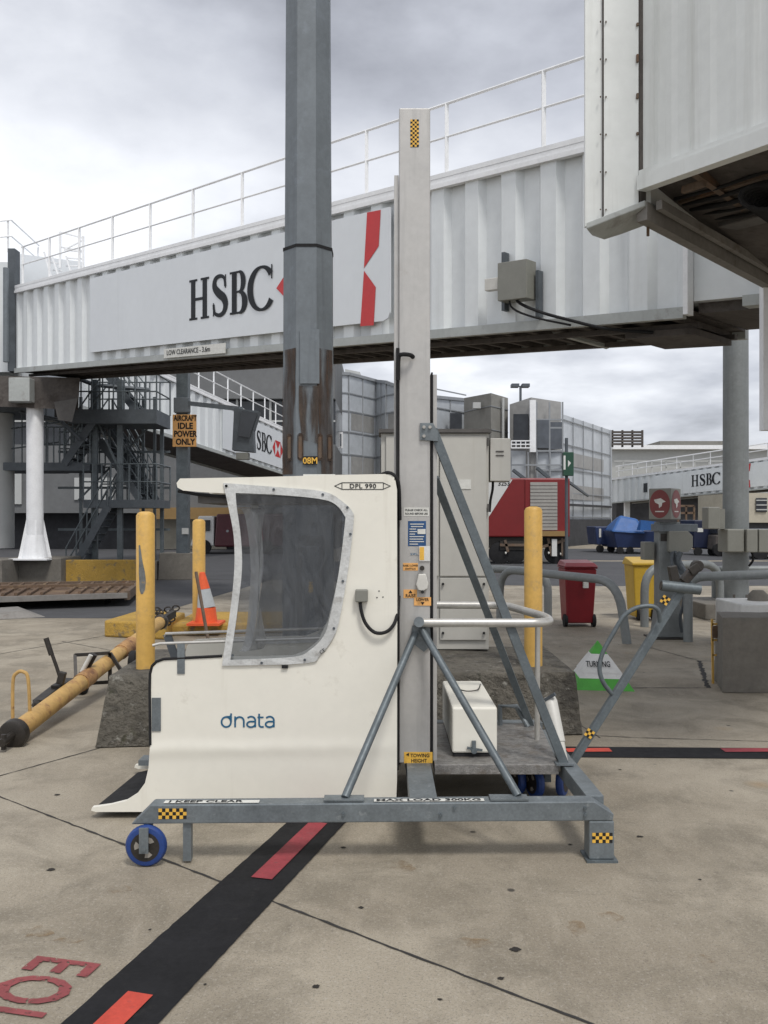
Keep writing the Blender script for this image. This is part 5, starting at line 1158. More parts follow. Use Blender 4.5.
# gusset and braces
gp = MB().prism([P(420,423,5.085), P(433,423,5.085), P(438,432,5.085), P(438,441,5.085), P(420,440,5.085)], V(0,.012,0)).obj('gusset_plate', 'galv', t)
mb = MB()
for px, py in ((424,427),(424,436),(430,427)): mb.cyl(P(px,py,5.07), P(px,py,5.09), .010, seg=6)
mb.obj('bolts', 'bright', gp)
MB().beam(P(433,430,5.13), P(564,764,5.06), .05, .05, up=(1,0,0)).obj('brace', 'galv_dark', t)
MB().beam(P(435,478,5.33), P(531,726,6.0), .045, .045, up=(1,0,0)).obj('brace', 'galv_dark', t)
MB().tube([fb(-.195,.312,.05), P(415,634,5.07)], .021, 14).obj('brace', 'galv_dark', t, smooth=True)
MB().tube([fb(.675,.312,.06), P(422,630,5.07)], .021, 14).obj('brace', 'galv_dark', t, smooth=True)
mb = MB(); mb.prism([P(412,626,5.08), P(430,624,5.08), P(431,645,5.08), P(424,652,5.08), P(411,642,5.08)], V(0,.012,0)); mb.obj('brace_clamp', 'galv', t)
MB().cyl(P(419,622,5.0), P(419,622,5.09), .03, seg=14).obj('clamp_boss', 'galv', t, smooth=True)
# guard rail loop, post
zr = 1.109
gr = MB().tube([V(.21,5.06,zr), V(.96,5.05,zr), V(.99,5.35,zr), V(.84,6.1,zr), V(.35,6.12,zr)], .0255, 14, rad=.14).obj('guard_rail', 'bright', t, smooth=True)
MB().tube([V(.975,5.6,.3), V(.975,5.58,zr-.02)], .017, 10).obj('guard_post', 'bright', t, smooth=True)
# platform
pf = MB().hexa([V(.29,5.03,.245),V(1.0,5.03,.245),V(1.07,6.05,.245),V(.29,6.05,.245),V(.29,5.03,.302),V(1.0,5.03,.302),V(1.07,6.05,.302),V(.29,6.05,.302)]).obj('platform', 'chequer', t, bevel=.003)
MB().tube([P(500,728,6.0), P(500,706,6.0), P(516,706,6.0), P(528,727,5.95)], .018, 8).obj('rear_hoop', 'galv', t, smooth=True)
MB().box(.98, 1.08, 5.0, 5.08, .303, .312).obj('brace_foot', 'galv', t)
bb = MB().box(.402, .668, 5.19, 6.05, .325, .595).obj('battery_box', 'gelcoat', t, bevel=.012)
MB().box(.41, .66, 5.2, 6.04, .303, .324).obj('box_base', 'rubber', bb)
mb = MB(); c_ = P(474,752,5.17); mb.box(c_.x-.012, c_.x+.012, 5.172, 5.188, .33, .40); mb.cyl(V(c_.x,5.16,.345), V(c_.x,5.19,.345), .018, seg=8); mb.beam(V(c_.x-.04,5.178,.36), V(c_.x+.05,5.178,.345), .012,.012); mb.obj('latch', 'galv_dark', bb)
MB().tube(catmull([V(.46,5.75,.606), V(.52,5.62,.608), V(.60,5.66,.607), V(.64,5.85,.606)], 4, False), .004, 6).obj('lid_cord', 'grease', bb)
cn = MB().revolve(P(563,762,5.14), P(550,700,5.3)-P(563,762,5.14), [(0,.030),(.11,.033),(.115,.038),(.36,.042),(.385,.034)], 18).obj('document_tube', 'skin_grey', t, smooth=True)
MB().beam(P(545,700,5.28), P(555,694,5.25), .02, .02).obj('tube_clip', 'steel_dark', cn)
MB().cyl(P(566,768,5.1), P(556,768,5.12), .02, seg=8).obj('tube_bracket', 'bright', cn)
# raised draw bar
D0, D1 = P(570,766,5.2), P(688,580,5.3)
db = MB().beam(D0, D1, .045, .045, up=(0,1,0)).obj('draw_bar', 'galv_dark', t, bevel=.004)
du = (D1-D0).normalized()
MB().tube([P(661,585.5,5.26), P(700,589.5,5.26)], .033, 14).obj('cross_handle', 'galv_dark', db, smooth=True)
MB().cyl(P(661.2,585.6,5.255), P(660.6,585.5,5.255), .026, seg=12).obj('handle_bore', 'grease', db)
mb = MB(); mb.beam(P(683,582,5.28), P(697,566,5.28), .06, .05); mb.beam(P(690,572,5.25), P(699,566,5.25), .02, .05); mb.beam(P(676,588,5.3), P(672,566,5.3), .05, .045); mb.revolve(P(697,566,5.28), (0,1,0), [(-.025,.035),(.025,.035)], 14); mb.obj('coupling_head', 'grease', db, bevel=.004)
MB().tube(catmull([P(612,694,5.22), P(603,682,5.2), P(599.5,668,5.2), P(603,652,5.2), P(614,632,5.2), P(624,616,5.2), P(636,608,5.2), P(650,606,5.2), P(658,610,5.2), P(660,622,5.22)], 5, False), .0135, 10).obj('pull_loop', 'galv_dark', db, smooth=True)
nv = V(0,-1,0)
for px, py in ((668,601),(589,733)):
    c_ = P(px,py,5.2); c_ = V(c_.x, D0.lerp(D1,(px-570)/118).y-.030, c_.z); sd_ = V(du.z,0,-du.x).normalized(); checker('hazard_sticker', c_-sd_*.024-V(du.x,0,du.z)*.024, sd_, V(du.x,0,du.z), 3, 3, .016, db)

# ---- cab
YC = 5.0
def C(px, py, d=YC): return P(px, py, d)
outl = [(180,478.5),(260,477),(340,474.8),(385,474),(391,476),(395.5,481),(397,490),(397.3,600),(397,780),(396,806),(392,810.5),(250,811.5),(96,812),(91,810.5),(92,807.5),(110,805),(126,801),(137,794),(145,783),(148.5,768),(150,745),(151,700),(151.2,675),(153,667.5),(157,663),(164,660.5),(222,657.5),(260,657),(293,655.8),(306,651),(318,641),(328,620),(340,571),(346,524),(344.5,514),(334,503),(318,498),(279,495.5),(236,494),(200,492),(183,490.5),(177.5,487.5),(176.5,483)]
def panel(y, th): return MB().prism([V((px-384)/F*YC, y, CH-(py-HZ)/F*YC) for px, py in outl], V(0,th,0))
sh_n = panel(YC, .035).obj('side_panel', 'gelcoat', t, bevel=.010)
sh_f = panel(YC+.865, .035).obj('side_panel', 'gelcoat', t, bevel=.010)
XL, XR = C(177.5,0).x, C(396.4,0).x; zr0, zr1 = C(0,491).z, C(0,478.2).z
MB().hexa([V(XL+.03,YC+.036,zr0+.02),V(XR-.06,YC+.036,zr0+.02),V(XR-.06,YC+.864,zr0+.02),V(XL+.03,YC+.864,zr0+.02),V(XL+.03,YC+.036,zr1-.005),V(XR-.06,YC+.036,C(0,474.6).z-.003),V(XR-.06,YC+.864,C(0,474.6).z-.003),V(XL+.03,YC+.864,zr1-.005)]).obj('roof', 'gelcoat', t)
MB().box(XR-.055, XR-.012, YC+.036, YC+.864, .10, C(0,477).z).obj('back_panel', 'gelcoat', t)
MB().box(XR-.011, XR+.004, YC+.02, YC+.88, .12, C(0,484).z).obj('back_seal', 'rubber', t)
MB().box(C(300,0).x, C(333,0).x, YC+.2, YC+.6, C(0,474.9).z, C(0,474.9).z+.014).obj('roof_pad', 'sticker_w', t)
# canopy seal under the lip, interior liner
MB().tube([C(178,491,4.995+.02), C(196,494.3,YC+.02), C(234,497.3,YC+.02)], .009, 8).obj('canopy_seal', 'rubber', t)
MB().box(C(196,0).x, C(392,0).x, YC+.05, YC+.85, C(0,503).z, C(0,494).z-.002).obj('interior_header', 'cabinet_dark', t)
MB().tube([C(150.2,745), C(149.7,690), C(150,674), C(152,666), C(156.5,661.5), C(164,659), C(222,656)], .008, 8).obj('edge_trim', 'rubber', t, smooth=True)
# floor and threshold ramp
MB().hexa([V(-1.33,YC+.036,.06),V(XR-.06,YC+.036,.06),V(XR-.06,YC+.864,.06),V(-1.33,YC+.864,.06),V(-1.33,YC+.036,.10),V(XR-.06,YC+.036,.10),V(XR-.06,YC+.864,.10),V(-1.33,YC+.864,.10)]).obj('floor', 'rubber', t)
MB().hexa([V(-1.655,YC+.03,.042),V(-1.335,YC+.036,.042),V(-1.335,YC+.80,.042),V(-1.60,YC+.72,.042),V(-1.655,YC+.03,.055),V(-1.335,YC+.036,.100),V(-1.335,YC+.80,.100),V(-1.60,YC+.72,.060)]).obj('threshold_ramp', 'rubber', t)
MB().box(-1.60, -1.34, YC+.73, YC+.86, .10, .135).obj('threshold_bracket', 'galv', t)
# window border (silver vinyl), smoky sheet
outer = [(223.5,483),(274.6,487),(323.5,491.5),(343,502),(352,511),(353.7,521.7),(348.5,567.5),(340,617.5),(333,638),(320,655),(306,663),(222.5,665.4),(225.6,642.5),(230.8,609),(234.6,569.6),(234,536),(228.7,507)]
inner = [(236,493),(278.7,495),(318.3,498.7),(335,504),(344.4,515.4),(345,523.7),(339,571.7),(329.8,617.5),(323.5,636),(310,649.8),(293,656.7),(230.8,659.6),(234,638),(238,609),(242.3,569.6),(241.2,538),(237,507)]
def cr(l, keep=(0, 11)):
    p = [Vector((a_, b_)) for a_, b_ in l]; q = p[0:12]; r = p[11:]+[p[0]]
    return catmull(q, 4, False)[:-1]+catmull(r, 4, False)[:-1]
oo, ii = cr(outer), cr(inner); yw = YC-.012
rg = MB().ring([C(p.x, p.y, YC)+V(0,-.012+.003*noise.noise(V(p.x*.1,p.y*.1,0)),0) for p in oo], [C(p.x, p.y, YC)+V(0,-.014,0) for p in ii], V(0,.010,0)).obj('window_border', 'tape', sh_n)
mb = MB()
for k in range(12):
    for px, py in [((223.5+236)/2-3, 486), (274,489.5), (323,494.5), (347.5,507.5), (350.5,534), (343,581), (334,628), (305,659.5), (262,662.5), (233,655), (228,531)][k % 11:k % 11+1]: mb.cyl(C(px,py,YC)+V(0,-.019,0), C(px,py,YC)+V(0,-.012,0), .0075, seg=10)
mb.obj('press_studs', 'steel_dark', rg)
ns = len(ii)
wmesh = MB(); cen = Vector((290, 575))
# sheet bellies slightly
rings_ = [1.0, .75, .5, .25]; vs = []
for f_ in rings_:
    for p in ii: q = cen+(p-cen)*f_*(1.006 if f_ == 1 else 1); vs.append(C(q.x, q.y, YC)+V(0,-.009-.010*(1-f_)+.006*noise.noise(V(q.x*.03,q.y*.02,1)),0))
vs.append(C(cen.x, cen.y, YC)+V(0,-.02,0)); fs = []
for r_i in range(3):
    for k in range(ns): fs.append((r_i*ns+k, r_i*ns+(k+1) % ns, (r_i+1)*ns+(k+1) % ns, (r_i+1)*ns+k))
fs += [(3*ns+k, 3*ns+(k+1) % ns, 4*ns) for k in range(ns)]
wmesh.add(vs, fs); wmesh.obj('window_sheet', 'vinyl', sh_n, smooth=True)
# the far window sheet with its border
sh2 = MB().prism([C(p.x, p.y, YC)+V(0,.865+.036,0) for p in ii], V(0,.004,0)).obj('window_sheet', 'vinyl', sh_f)
MB().ring([C(p.x, p.y, YC)+V(0,.85,0) for p in oo], [C(p.x, p.y, YC)+V(0,.85,0) for p in ii], V(0,.006,0)).obj('window_border', 'tape', sh_f)
# loose fold of vinyl hanging at the open edge
fold = [(244,508),(252,515),(258,560),(256,610),(250,648),(240,652)]; mb = MB(); n_ = len(fold)
pA_ = catmull([C(*p, YC)+V(0,.03,0) for p in fold], 4, False); pB_ = [p+V(.045*math.sin(i*.4+1)+.03, .10+.02*math.sin(i*.9), 0) for i, p in enumerate(pA_)]; pC_ = [p+V(-.05,.02,0) for p in pA_]
vs = pC_+pA_+pB_; L_ = len(pA_); mb.add(vs, [(j*L_+i, j*L_+i+1, (j+1)*L_+i+1, (j+1)*L_+i) for j in (0, 1) for i in range(L_-1)])
mb.obj('vinyl_fold', 'vinyl_fold', sh_n, smooth=True)
# hand rails either side
hn = MB().tube([C(152.5,645.5,5.05), C(160,643.6,5.06), C(324,638,5.06)], .0085, 10).obj('hand_rail', 'bright', t, smooth=True)
MB().tube([V(P(165,0,5.85).x,5.85,P(0,637,5.85).z), V(P(166,0,5.85).x,5.84,P(0,633.5,5.85).z), P(330,628,5.84)], .010, 10).obj('hand_rail', 'bright', t, smooth=True)
MB().box(C(177,0,4.99).x, C(184.5,0,4.99).x, YC-.006, YC-.0005, C(0,674,4.99).z, C(0,644,4.99).z).obj('rail_bracket', 'galv', t)
MB().beam(P(167,634,5.85), P(176,660,5.85), .02, .05).obj('rail_bracket', 'steel_dark', t)
MB().box(C(151.5,0,4.99).x, C(160.5,0,4.99).x, YC-.006, YC-.0005, C(0,731.5,4.99).z, C(0,698,4.99).z).obj('edge_plate', 'galv', t)
MB().box(C(282,0).x, C(288,0).x, YC-.015, YC-.001, C(0,668,YC).z, C(0,665,YC).z).obj('catch', 'rubber', sh_n)
jn = MB().box(C(355.5,0).x, C(368,0).x, YC-.045, YC-.001, C(0,601.5).z, C(0,589).z).obj('socket_box', 'boxgrey', sh_n, bevel=.006)
MB().tube(catmull([C(360,601,YC-.025), C(361.5,612,YC-.03), C(366,624,YC-.03), C(375,632.5,YC-.03), C(386,632,YC-.03), C(394,624,YC-.02), C(398,610,YC+.02), C(399,596,YC+.06)], 5, False), .010, 8).obj('cable', 'rubber', sh_n, smooth=True)
MB().tube(catmull([C(380,475,YC+.10), C(388,472.6,YC+.08), C(395,476,YC+.05), C(399,486,YC+.05), C(400,520,YC+.08)], 5, False), .010, 8).obj('roof_cable', 'rubber', t, smooth=True)
mb = MB()
for px, py in ((379,591),(377,597.5),(383,597)): mb.cyl(C(px,py)+V(0,-.002,0), C(px,py)+V(0,.001,0), .004, seg=8)
mb.obj('screw_holes', 'letter', sh_n)
# registration roundel with pointed ends
rp = [(334,486),(342,482.3),(383,482.3),(391,486),(383,489.7),(342,489.7)]; ri = [(335.4,486),(342.3,483.0),(382.7,483.0),(389.6,486),(382.7,489.0),(342.3,489.0)]
mb = MB().ring([C(a_,b_)+V(0,-.0022,0) for a_, b_ in rp], [C(a_,b_)+V(0,-.0022,0) for a_, b_ in ri], V(0,.0012,0)); mb.box(C(341.6,0).x, C(342.3,0).x, YC-.0022, YC-.001, C(0,489).z, C(0,483).z); mb.box(C(383,0).x, C(383.7,0).x, YC-.0022, YC-.001, C(0,489).z, C(0,483).z); fr_ = mb.obj('plate_outline', 'letter', sh_n)
text_mb('DPL 990', C(362.8,488.2)+V(0,-.0025,0), (1,0,0), (0,0,1), .0245, align='CENTER', sx=1.12, bold=.02, space=1.1).obj('plate_lettering', 'letter', fr_)
# operator's name, drawn with round strokes
def logo_stroke(mb, pts, wd, o=-.0025): 
    sp_ = [(p[0], p[1]) for p in pts]; ribbon(mb, lambda a_, b_: C(a_, b_, YC)+V(0,o,0), sp_, [wd]*len(sp_))
mb = MB(); lw_ = 1.75
def arcp(cx_, cy_, rx, ry, a0, a1, n_=20): return [(cx_+rx*math.cos(R(a0+(a1-a0)*i/n_)), cy_-ry*math.sin(R(a0+(a1-a0)*i/n_))) for i in range(n_+1)]
logo_stroke(mb, arcp(226.3,721.9,4.7,5.0,0,360,28), lw_)                                   # bowl of d
logo_stroke(mb, [(226.5,716.6),(229.5,716.7),(231.0,715.5),(231.3,713.2)], lw_, -.0031)       # swept stem
logo_stroke(mb, [(231.1,714),(231.1,722)], lw_, -.0037)
logo_stroke(mb, [(235.2,727.2),(235.2,716.3)], lw_); logo_stroke(mb, arcp(239.6,721,4.3,4.1,180,0,14)+[(243.9,727.2)], lw_, -.0031)
for ox in (0, 18.6):
    logo_stroke(mb, [(247.6+ox,717.8)]+arcp(251.2+ox,720.4,4.1,3.9,125,0,14)+[(255.3+ox,727.2)], lw_); logo_stroke(mb, [(255.3+ox,721.3),(251,721.2)] and [(255.2+ox,721.4)]+arcp(251+ox,724.2,3.9,2.8,80,330,18)+[(255.2+ox,724.6)], lw_, -.0031)
logo_stroke(mb, [(259.2,713.6),(259.2,724)]+arcp(261.8,724.3,2.6,2.6,185,280,8)+[(263.8,726.7)], lw_); logo_stroke(mb, [(257.6,717.2),(263.6,717.2)], lw_*.9, -.0031)
mb.obj('operator_lettering', 'teal', sh_n)
text_mb('CE', C(321,654)+V(0,-.016,0), V(1,0,.7), V(-.7,0,1), .020).obj('border_stamp', 'letter', rg)

# ================================================================== RIGHT SIDE
# pyramid marker
t = root('pyramid_marker', (P(606,0,9.0).x, 9.0, 0), 'small green and white pyramid floor marker with black lettering on the concrete', 'marker')
bx0, bx1, yb = P(572,0,8.9).x, P(634,0,8.75).x, 8.75
ap = P(597.5,666,0) ; ap = V(P(597.5,0,9.05).x, 9.05, P(0,640,9.05).z); B4 = [V(bx0,8.8,0), V(bx1,8.72,0), V(bx1+.02,9.35,0), V(bx0+.05,9.4,0)]
def frus(z0_, z1_, m, nm, e=0.0):
    f0_, f1_ = z0_/ap.z, z1_/ap.z; q = [p.lerp(ap, f0_) for p in B4]+[p.lerp(ap, f1_) for p in B4]; cen_ = V(ap.x, 9.05, 0)
    q = [V(p.x+(p.x-cen_.x)*e, p.y+(p.y-cen_.y)*e, p.z) for p in q]; return MB().hexa(q).obj(nm, m, t)
frus(0, ap.z*.23, 'green', 'green_foot'); frus(ap.z*.231, ap.z*.72, 'marker_white', 'white_band'); frus(ap.z*.721, ap.z*.985, 'green', 'green_tip'); 
frus(ap.z*.34, ap.z*.66, 'marker_white', 'text_sheet', .03)
fN = (B4[1]-B4[0]).normalized(); upf = (ap-(B4[0]+B4[1])/2).normalized(); nf = fN.cross(upf); nf = nf if nf.y < 0 else -nf
ctr = ((B4[0]+B4[1])/2).lerp(ap, .45)+nf*.022+V(-.03,0,0)
text_mb('TURNING', ctr, fN, upf, .06, align='CENTER', bold=.02, sx=.62).obj('marker_text', 'letter', t)

# wheelie bin red
def wheelie(x, y, w_, h, m, label, cat='bin', lean=0):
    t = root('wheelie_bin', (x, y, 0), label, cat)
    d_ = w_*1.15; mb = MB(); mb.hexa([(x-w_*.42,y-d_*.38,.06),(x+w_*.42,y-d_*.38,.06),(x+w_*.42,y+d_*.38,.06),(x-w_*.42,y+d_*.38,.06),(x-w_*.5,y-d_*.5,h*.88),(x+w_*.5,y-d_*.5,h*.88),(x+w_*.5,y+d_*.5,h*.88),(x-w_*.5,y+d_*.5,h*.88)]); mb.obj('bin_body', m, t, bevel=.02)
    mb = MB(); mb.box(x-w_*.53, x+w_*.53, y-d_*.53, y+d_*.53, h*.885, h*.91); mb.hexa([(x-w_*.54,y-d_*.56,h*.915),(x+w_*.54,y-d_*.56,h*.915),(x+w_*.54,y+d_*.5,h*.915),(x-w_*.54,y+d_*.5,h*.915),(x-w_*.45,y-d_*.4,h*.97),(x+w_*.45,y-d_*.4,h*.97),(x+w_*.45,y+d_*.45,h),(x-w_*.45,y+d_*.45,h)]); mb.obj('bin_lid', m, t, bevel=.012)
    for s in (-1, 1): MB().revolve((x+s*w_*.40, y-d_*.30, .10), (s,0,0), [(0,.10),(.05,.10)], 16).obj('wheel', 'rubber', t)
    return t
tb = wheelie(P(577,0,14.2).x, 14.2, .50, 1.05, 'red_bin', 'dark red wheelie bin standing behind the pipe rail')
MB().box(P(583.5,0,13.85).x, P(588.5,0,13.85).x, 13.84, 13.9, P(0,588,13.85).z, P(0,577,13.85).z).obj('bin_label', 'sticker_w', tb)
ty = root('yellow_waste_bin', (P(643,0,15).x, 15.2, 0), 'square yellow waste bin with pressed rim left of the grey equipment post', 'bin')
x0, x1 = P(631,0,15).x, P(657,0,15).x; xc = (x0+x1)/2
MB().hexa([(x0+.05,14.9,.05),(x1-.05,14.9,.05),(x1-.05,15.4,.05),(x0+.05,15.4,.05),(x0,14.85,.93),(x1,14.85,.93),(x1,15.45,.93),(x0,15.45,.93)]).obj('bin_body', 'yellow_bin', ty, bevel=.02)
MB().hexa([(x0-.03,14.82,.93),(x1+.03,14.82,.93),(x1+.03,15.48,.93),(x0-.03,15.48,.93),(x0-.03,14.82,.98),(x1+.03,14.82,.98),(x1,15.4,1.06),(x0,15.4,1.06)]).obj('bin_lid', 'yellow_bin', ty, bevel=.015)
for s in (x0+.1, x1-.1): MB().revolve((s, 14.86, .1), (1,0,0), [(-.03,.09),(.03,.09)], 14).obj('wheel', 'rubber', ty)

# pipe hoops
def hoop(pts, r_, label, rad=.4, m='galv_round'):
    o = MB().tube(pts, r_, 16, rad=rad).obj('pipe_barrier', m, smooth=True, origin=(pts[0][0], pts[0][1], 0)); tag(o, label, 'barrier', 'grey pipe barriers'); return o
zh = P(0,574,11.6).z
hoop([V(P(500,0,14.5).x,14.5,0), V(P(500,0,14.5).x,14.5,P(0,569,14.5).z), V(P(618,0,12.1).x,12.1,P(0,581,12.1).z), V(P(627,0,12.1).x,12.1,0)], .062, 'long grey pipe barrier hoop bending down beside the red bin', .42)
hoop([V(P(548,0,15.2).x,15.2,0), V(P(548,0,15.2).x,15.2,P(0,572,15.2).z), V(P(480,0,16).x,16,P(0,568,16).z), V(P(480,0,16).x,16,0)], .07, 'grey pipe barrier leg standing behind the right plinth bollard', .35)
hoop([V(P(644.5,0,14).x,14,0), V(P(644.5,0,14).x,14,P(0,567,14).z), V(P(720,0,14.6).x,14.6,P(0,563,14.6).z), V(P(720,0,14.6).x,14.6,0)], .065, 'grey pipe barrier hoop behind the equipment post', .40)
hoop([V(P(688,0,12.3).x,12.3,0), V(P(688,0,12.3).x,12.3,P(0,577,12.3).z), V(P(850,0,11.7).x,11.7,P(0,572,11.7).z), V(P(850,0,11.7).x,11.7,0)], .064, 'grey pipe barrier running out of frame at the right edge', .22)
hoop([V(P(715,0,16.2).x,16.2,0), V(P(715,0,16.2).x,16.2,P(0,569,16.2).z), V(P(860,0,16.2).x,16.2,P(0,569,16.2).z), V(P(860,0,16.2).x,16.2,0)], .06, 'farther pipe barrier behind the round pole at right', .12)

# equipment post with red cube sign
t = root('equipment_post', (P(670,0,12.7).x, 12.7, 0), 'grey steel equipment post topped by a red logo box', 'equipment post')
d = 12.7; x0, x1 = P(657,0,d).x, P(682,0,d).x; zt_ = P(0,522,d).z
MB().hexa([(x0-.06,d-.1,.02),(x1+.02,d-.1,.02),(x1+.02,d+.15,.02),(x0-.06,d+.15,.02),(x0,d-.1,.5),(x1-.06,d-.1,.5),(x1-.06,d+.15,.5),(x0,d+.15,.5)]).hexa([(x0,d-.1,.501),(x1-.06,d-.1,.501),(x1-.06,d+.15,.501),(x0,d+.15,.501),(x0,d-.1,zt_),(x1-.06,d-.1,zt_),(x1-.06,d+.15,zt_),(x0,d+.15,zt_)]).obj('post', 'galv_round', t, bevel=.008)
MB().box(P(655,0,d).x, P(694,0,d).x, d-.16, d+.2, P(0,531.5,d).z, P(0,524,d).z).obj('top_plate', 'galv_pole', t, bevel=.006)
MB().box(x0+.02, x1-.1, d-.106, d-.101, P(0,541,d).z, P(0,532,d).z-.02).obj('slot_plate', 'grease', t)
cb = MB(); 
xa, xm, xz = P(651,0,12.45).x, P(671,0,12.3).x, P(682,0,12.6).x; z0_, z1_ = P(0,519.5,12.5).z, P(0,488.5,12.5).z
cbp = [V(xa,12.55,z0_), V(xm,12.3,z0_), V(xz,12.65,z0_), V(xz-.28,12.95,z0_)]; cb.prism(cbp, V(0,0,z1_-z0_)); lb = cb.obj('logo_box', 'boxgrey', t, bevel=.01)
def roundel(pa, pb, w_fac):
    xd_ = (pb-pa).normalized(); nn_ = V(xd_.y,-xd_.x,0); nn_ = nn_ if nn_.y < 0 else -nn_; c_ = (pa+pb)/2+V(0,0,(z1_-z0_)/2)+nn_*.004; ln_ = (pb-pa).length
    mb = MB(); mb.add([c_+xd_*ln_*.46*math.cos(a_)+V(0,0,.20*math.sin(a_)) for a_ in [2*math.pi*i/28 for i in range(28)]], [tuple(range(28))]); mb.obj('red_disc', 'brown_red', lb)
    def bp(u_, v_): return c_+nn_*.003+xd_*ln_*u_+V(0,0,v_)
    mb = MB(); mb.prism([bp(-.25,.06), bp(.05,.08), bp(.28,.03), bp(.12,.015), bp(.10,-.03), bp(-.02,-.06), bp(-.04,-.005), bp(-.2,.02)], nn_*.001)
    mb.prism([bp(-.2,-.10), bp(.2,-.10), bp(.2,-.115), bp(-.2,-.115)], nn_*.001); mb.obj('logo_shape', 'sticker_w', lb)
roundel(cbp[0], cbp[1], 1); roundel(cbp[1], cbp[2], .6)
b_ = MB().prism([P(a_,b__,12.5) for a_, b__ in ((669,531),(688,531),(693,536),(693,547),(688,552),(669,552))], V(0,.25,0)).obj('junction_box', 'boxgrey', t, bevel=.01)
MB().box(P(650,0,12.6).x*1-.05, P(656.5,0,12.6).x, 12.7, 12.9, P(0,560,12.7).z, P(0,542,12.7).z).obj('small_box', 'boxgrey', t, bevel=.006)
mb = MB(); mb.tube(catmull([P(673,552,12.45), P(672,565,12.4), P(680,580,12.4), P(684,600,12.45), P(680,618,12.5), P(682,632,12.55)], 5, False), .022, 8); mb.tube(catmull([P(681,552,12.4), P(678,562,12.4), P(684,572,12.4)], 5, False), .035, 8); mb.beam(P(673,552,12.5), P(684,574,12.4), .09, .08); mb.obj('cable', 'steel_dark', t, smooth=True)
MB().box(x0-.12, x1+.08, d-.22, d+.25, 0, .02).obj('foot_plate', 'grease', t)

# round pole on its footing
t = root('round_pole', (P(736,0,15.6).x, 15.6, 0), 'tall round grey pole with junction boxes standing on a low concrete footing at right', 'pole')
d = 15.6; xc = P(735.7,0,d).x
MB().cyl(V(xc,d,.30), V(xc,d,9), .222, .205, 28).obj('pole', 'galv_round', t, smooth=True)
MB().cyl(V(xc,d,.27), V(xc,d,.30), .32, seg=20).obj('base_flange', 'galv_dark', t)
mb = MB()
for k in range(8): a_ = k*math.pi/4+.3; mb.cyl(V(xc+.28*math.cos(a_), d+.28*math.sin(a_), .30), V(xc+.28*math.cos(a_), d+.28*math.sin(a_), .40), .02, seg=6)
mb.obj('anchor_bolts', 'rust', t)
MB().hexa([(P(706,0,14.9).x,14.95,0),(P(790,0,14.9).x,14.95,0),(P(790,0,14.9).x,16.4,0),(P(706,0,14.9).x,16.4,0),(P(707,0,14.9).x,14.98,.27),(P(790,0,14.9).x,14.98,.27),(P(790,0,14.9).x,16.4,.27),(P(707,0,14.9).x,16.4,.27)]).obj('footing', 'conc', t, bevel=.02)
d = 15.25
MB().box(P(724,0,d).x, P(741,0,d).x, d-.15, d+.3, P(0,552,d).z, P(0,529,d).z).obj('clamp_box', 'boxgrey', t, bevel=.02)
MB().box(P(742,0,d).x, P(753,0,d).x, d-.2, d+.1, P(0,552,d).z, P(0,529,d).z).obj('junction_box', 'boxgrey', t, bevel=.015)
MB().box(P(754,0,d).x, P(765,0,d).x, d-.2, d+.1, P(0,552,d).z, P(0,529,d).z).obj('junction_box', 'boxgrey', t, bevel=.015)
MB().box(P(706,0,d).x, P(718,0,d).x, d-.1, d+.2, P(0,529,d).z, P(0,507,d).z).obj('control_box', 'boxgrey', t, bevel=.015)
MB().box(P(718.5,0,d).x, P(725,0,d).x, d, d+.2, P(0,529,d).z, P(0,509,d).z).obj('box_mount', 'boxgrey', t)
MB().tube(catmull([P(752,552,d), P(753,560,d), P(749,566,15.3)], 4, False), .02, 8).obj('cable', 'rubber', t, smooth=True)

# big concrete block right, with white cap slab and rusty stand
d = CH*F/(693-HZ)
rough_block('concrete_block', [V(P(722,0,d).x,d,0),V(P(860,0,d).x,d-.05,0),V(P(860,0,d).x,d+.6,0),V(P(742,0,d).x,d+.75,0),V(P(723,0,d).x,d+.02,P(0,617.5,d).z),V(P(860,0,d).x,d,P(0,617.5,d).z),V(P(860,0,d).x,d+.55,P(0,617.5,d).z-.01),V(P(743,0,d).x,d+.7,P(0,617.5,d).z-.01)], 'conc', 'big grey concrete block cut off by the right edge', 'block', amp=.006)
o = MB().box(P(741,0,11.5).x, P(800,0,11.5).x, 11.5, 12.4, .0, P(0,604,11.5).z).obj('white_slab', 'marker_white', bevel=.02, origin=(P(760,0,11.5).x, 11.5, 0)); tag(o, 'low white topped slab just behind the concrete block', 'slab')
o = MB().revolve((P(758,0,12).x, 12, P(0,604,11.5).z+.001), (0,0,1), [(0,.14),(.08,.13),(.14,.07)], 16).obj('grey_dome', 'conc', smooth=True, origin=(P(758,0,12).x,12,.4)); tag(o, 'small grey rounded lump on the white slab', 'dome cap')
t = root('rusty_stand', (P(719,0,9.1).x, 9.1, 0), 'thin rusty yellow metal stand leaning at the left of the concrete block', 'stand')
mb = MB(); 
for px in (713, 720): mb.beam(V(P(px,0,9.15).x,9.15,0), V(P(px-1,0,9.15).x,9.15,P(0,619,9.15).z), .02, .02)
for py in (624, 640, 655): mb.beam(P(712,py,9.15), P(721,py,9.15), .02, .02)
mb.obj('frame', 'yellow', t); MB().box(P(713,0,9.1).x, P(719,0,9.1).x, 9.1, 9.13, P(0,638,9.1).z, P(0,626,9.1).z).obj('plate', 'deck_rust', t)

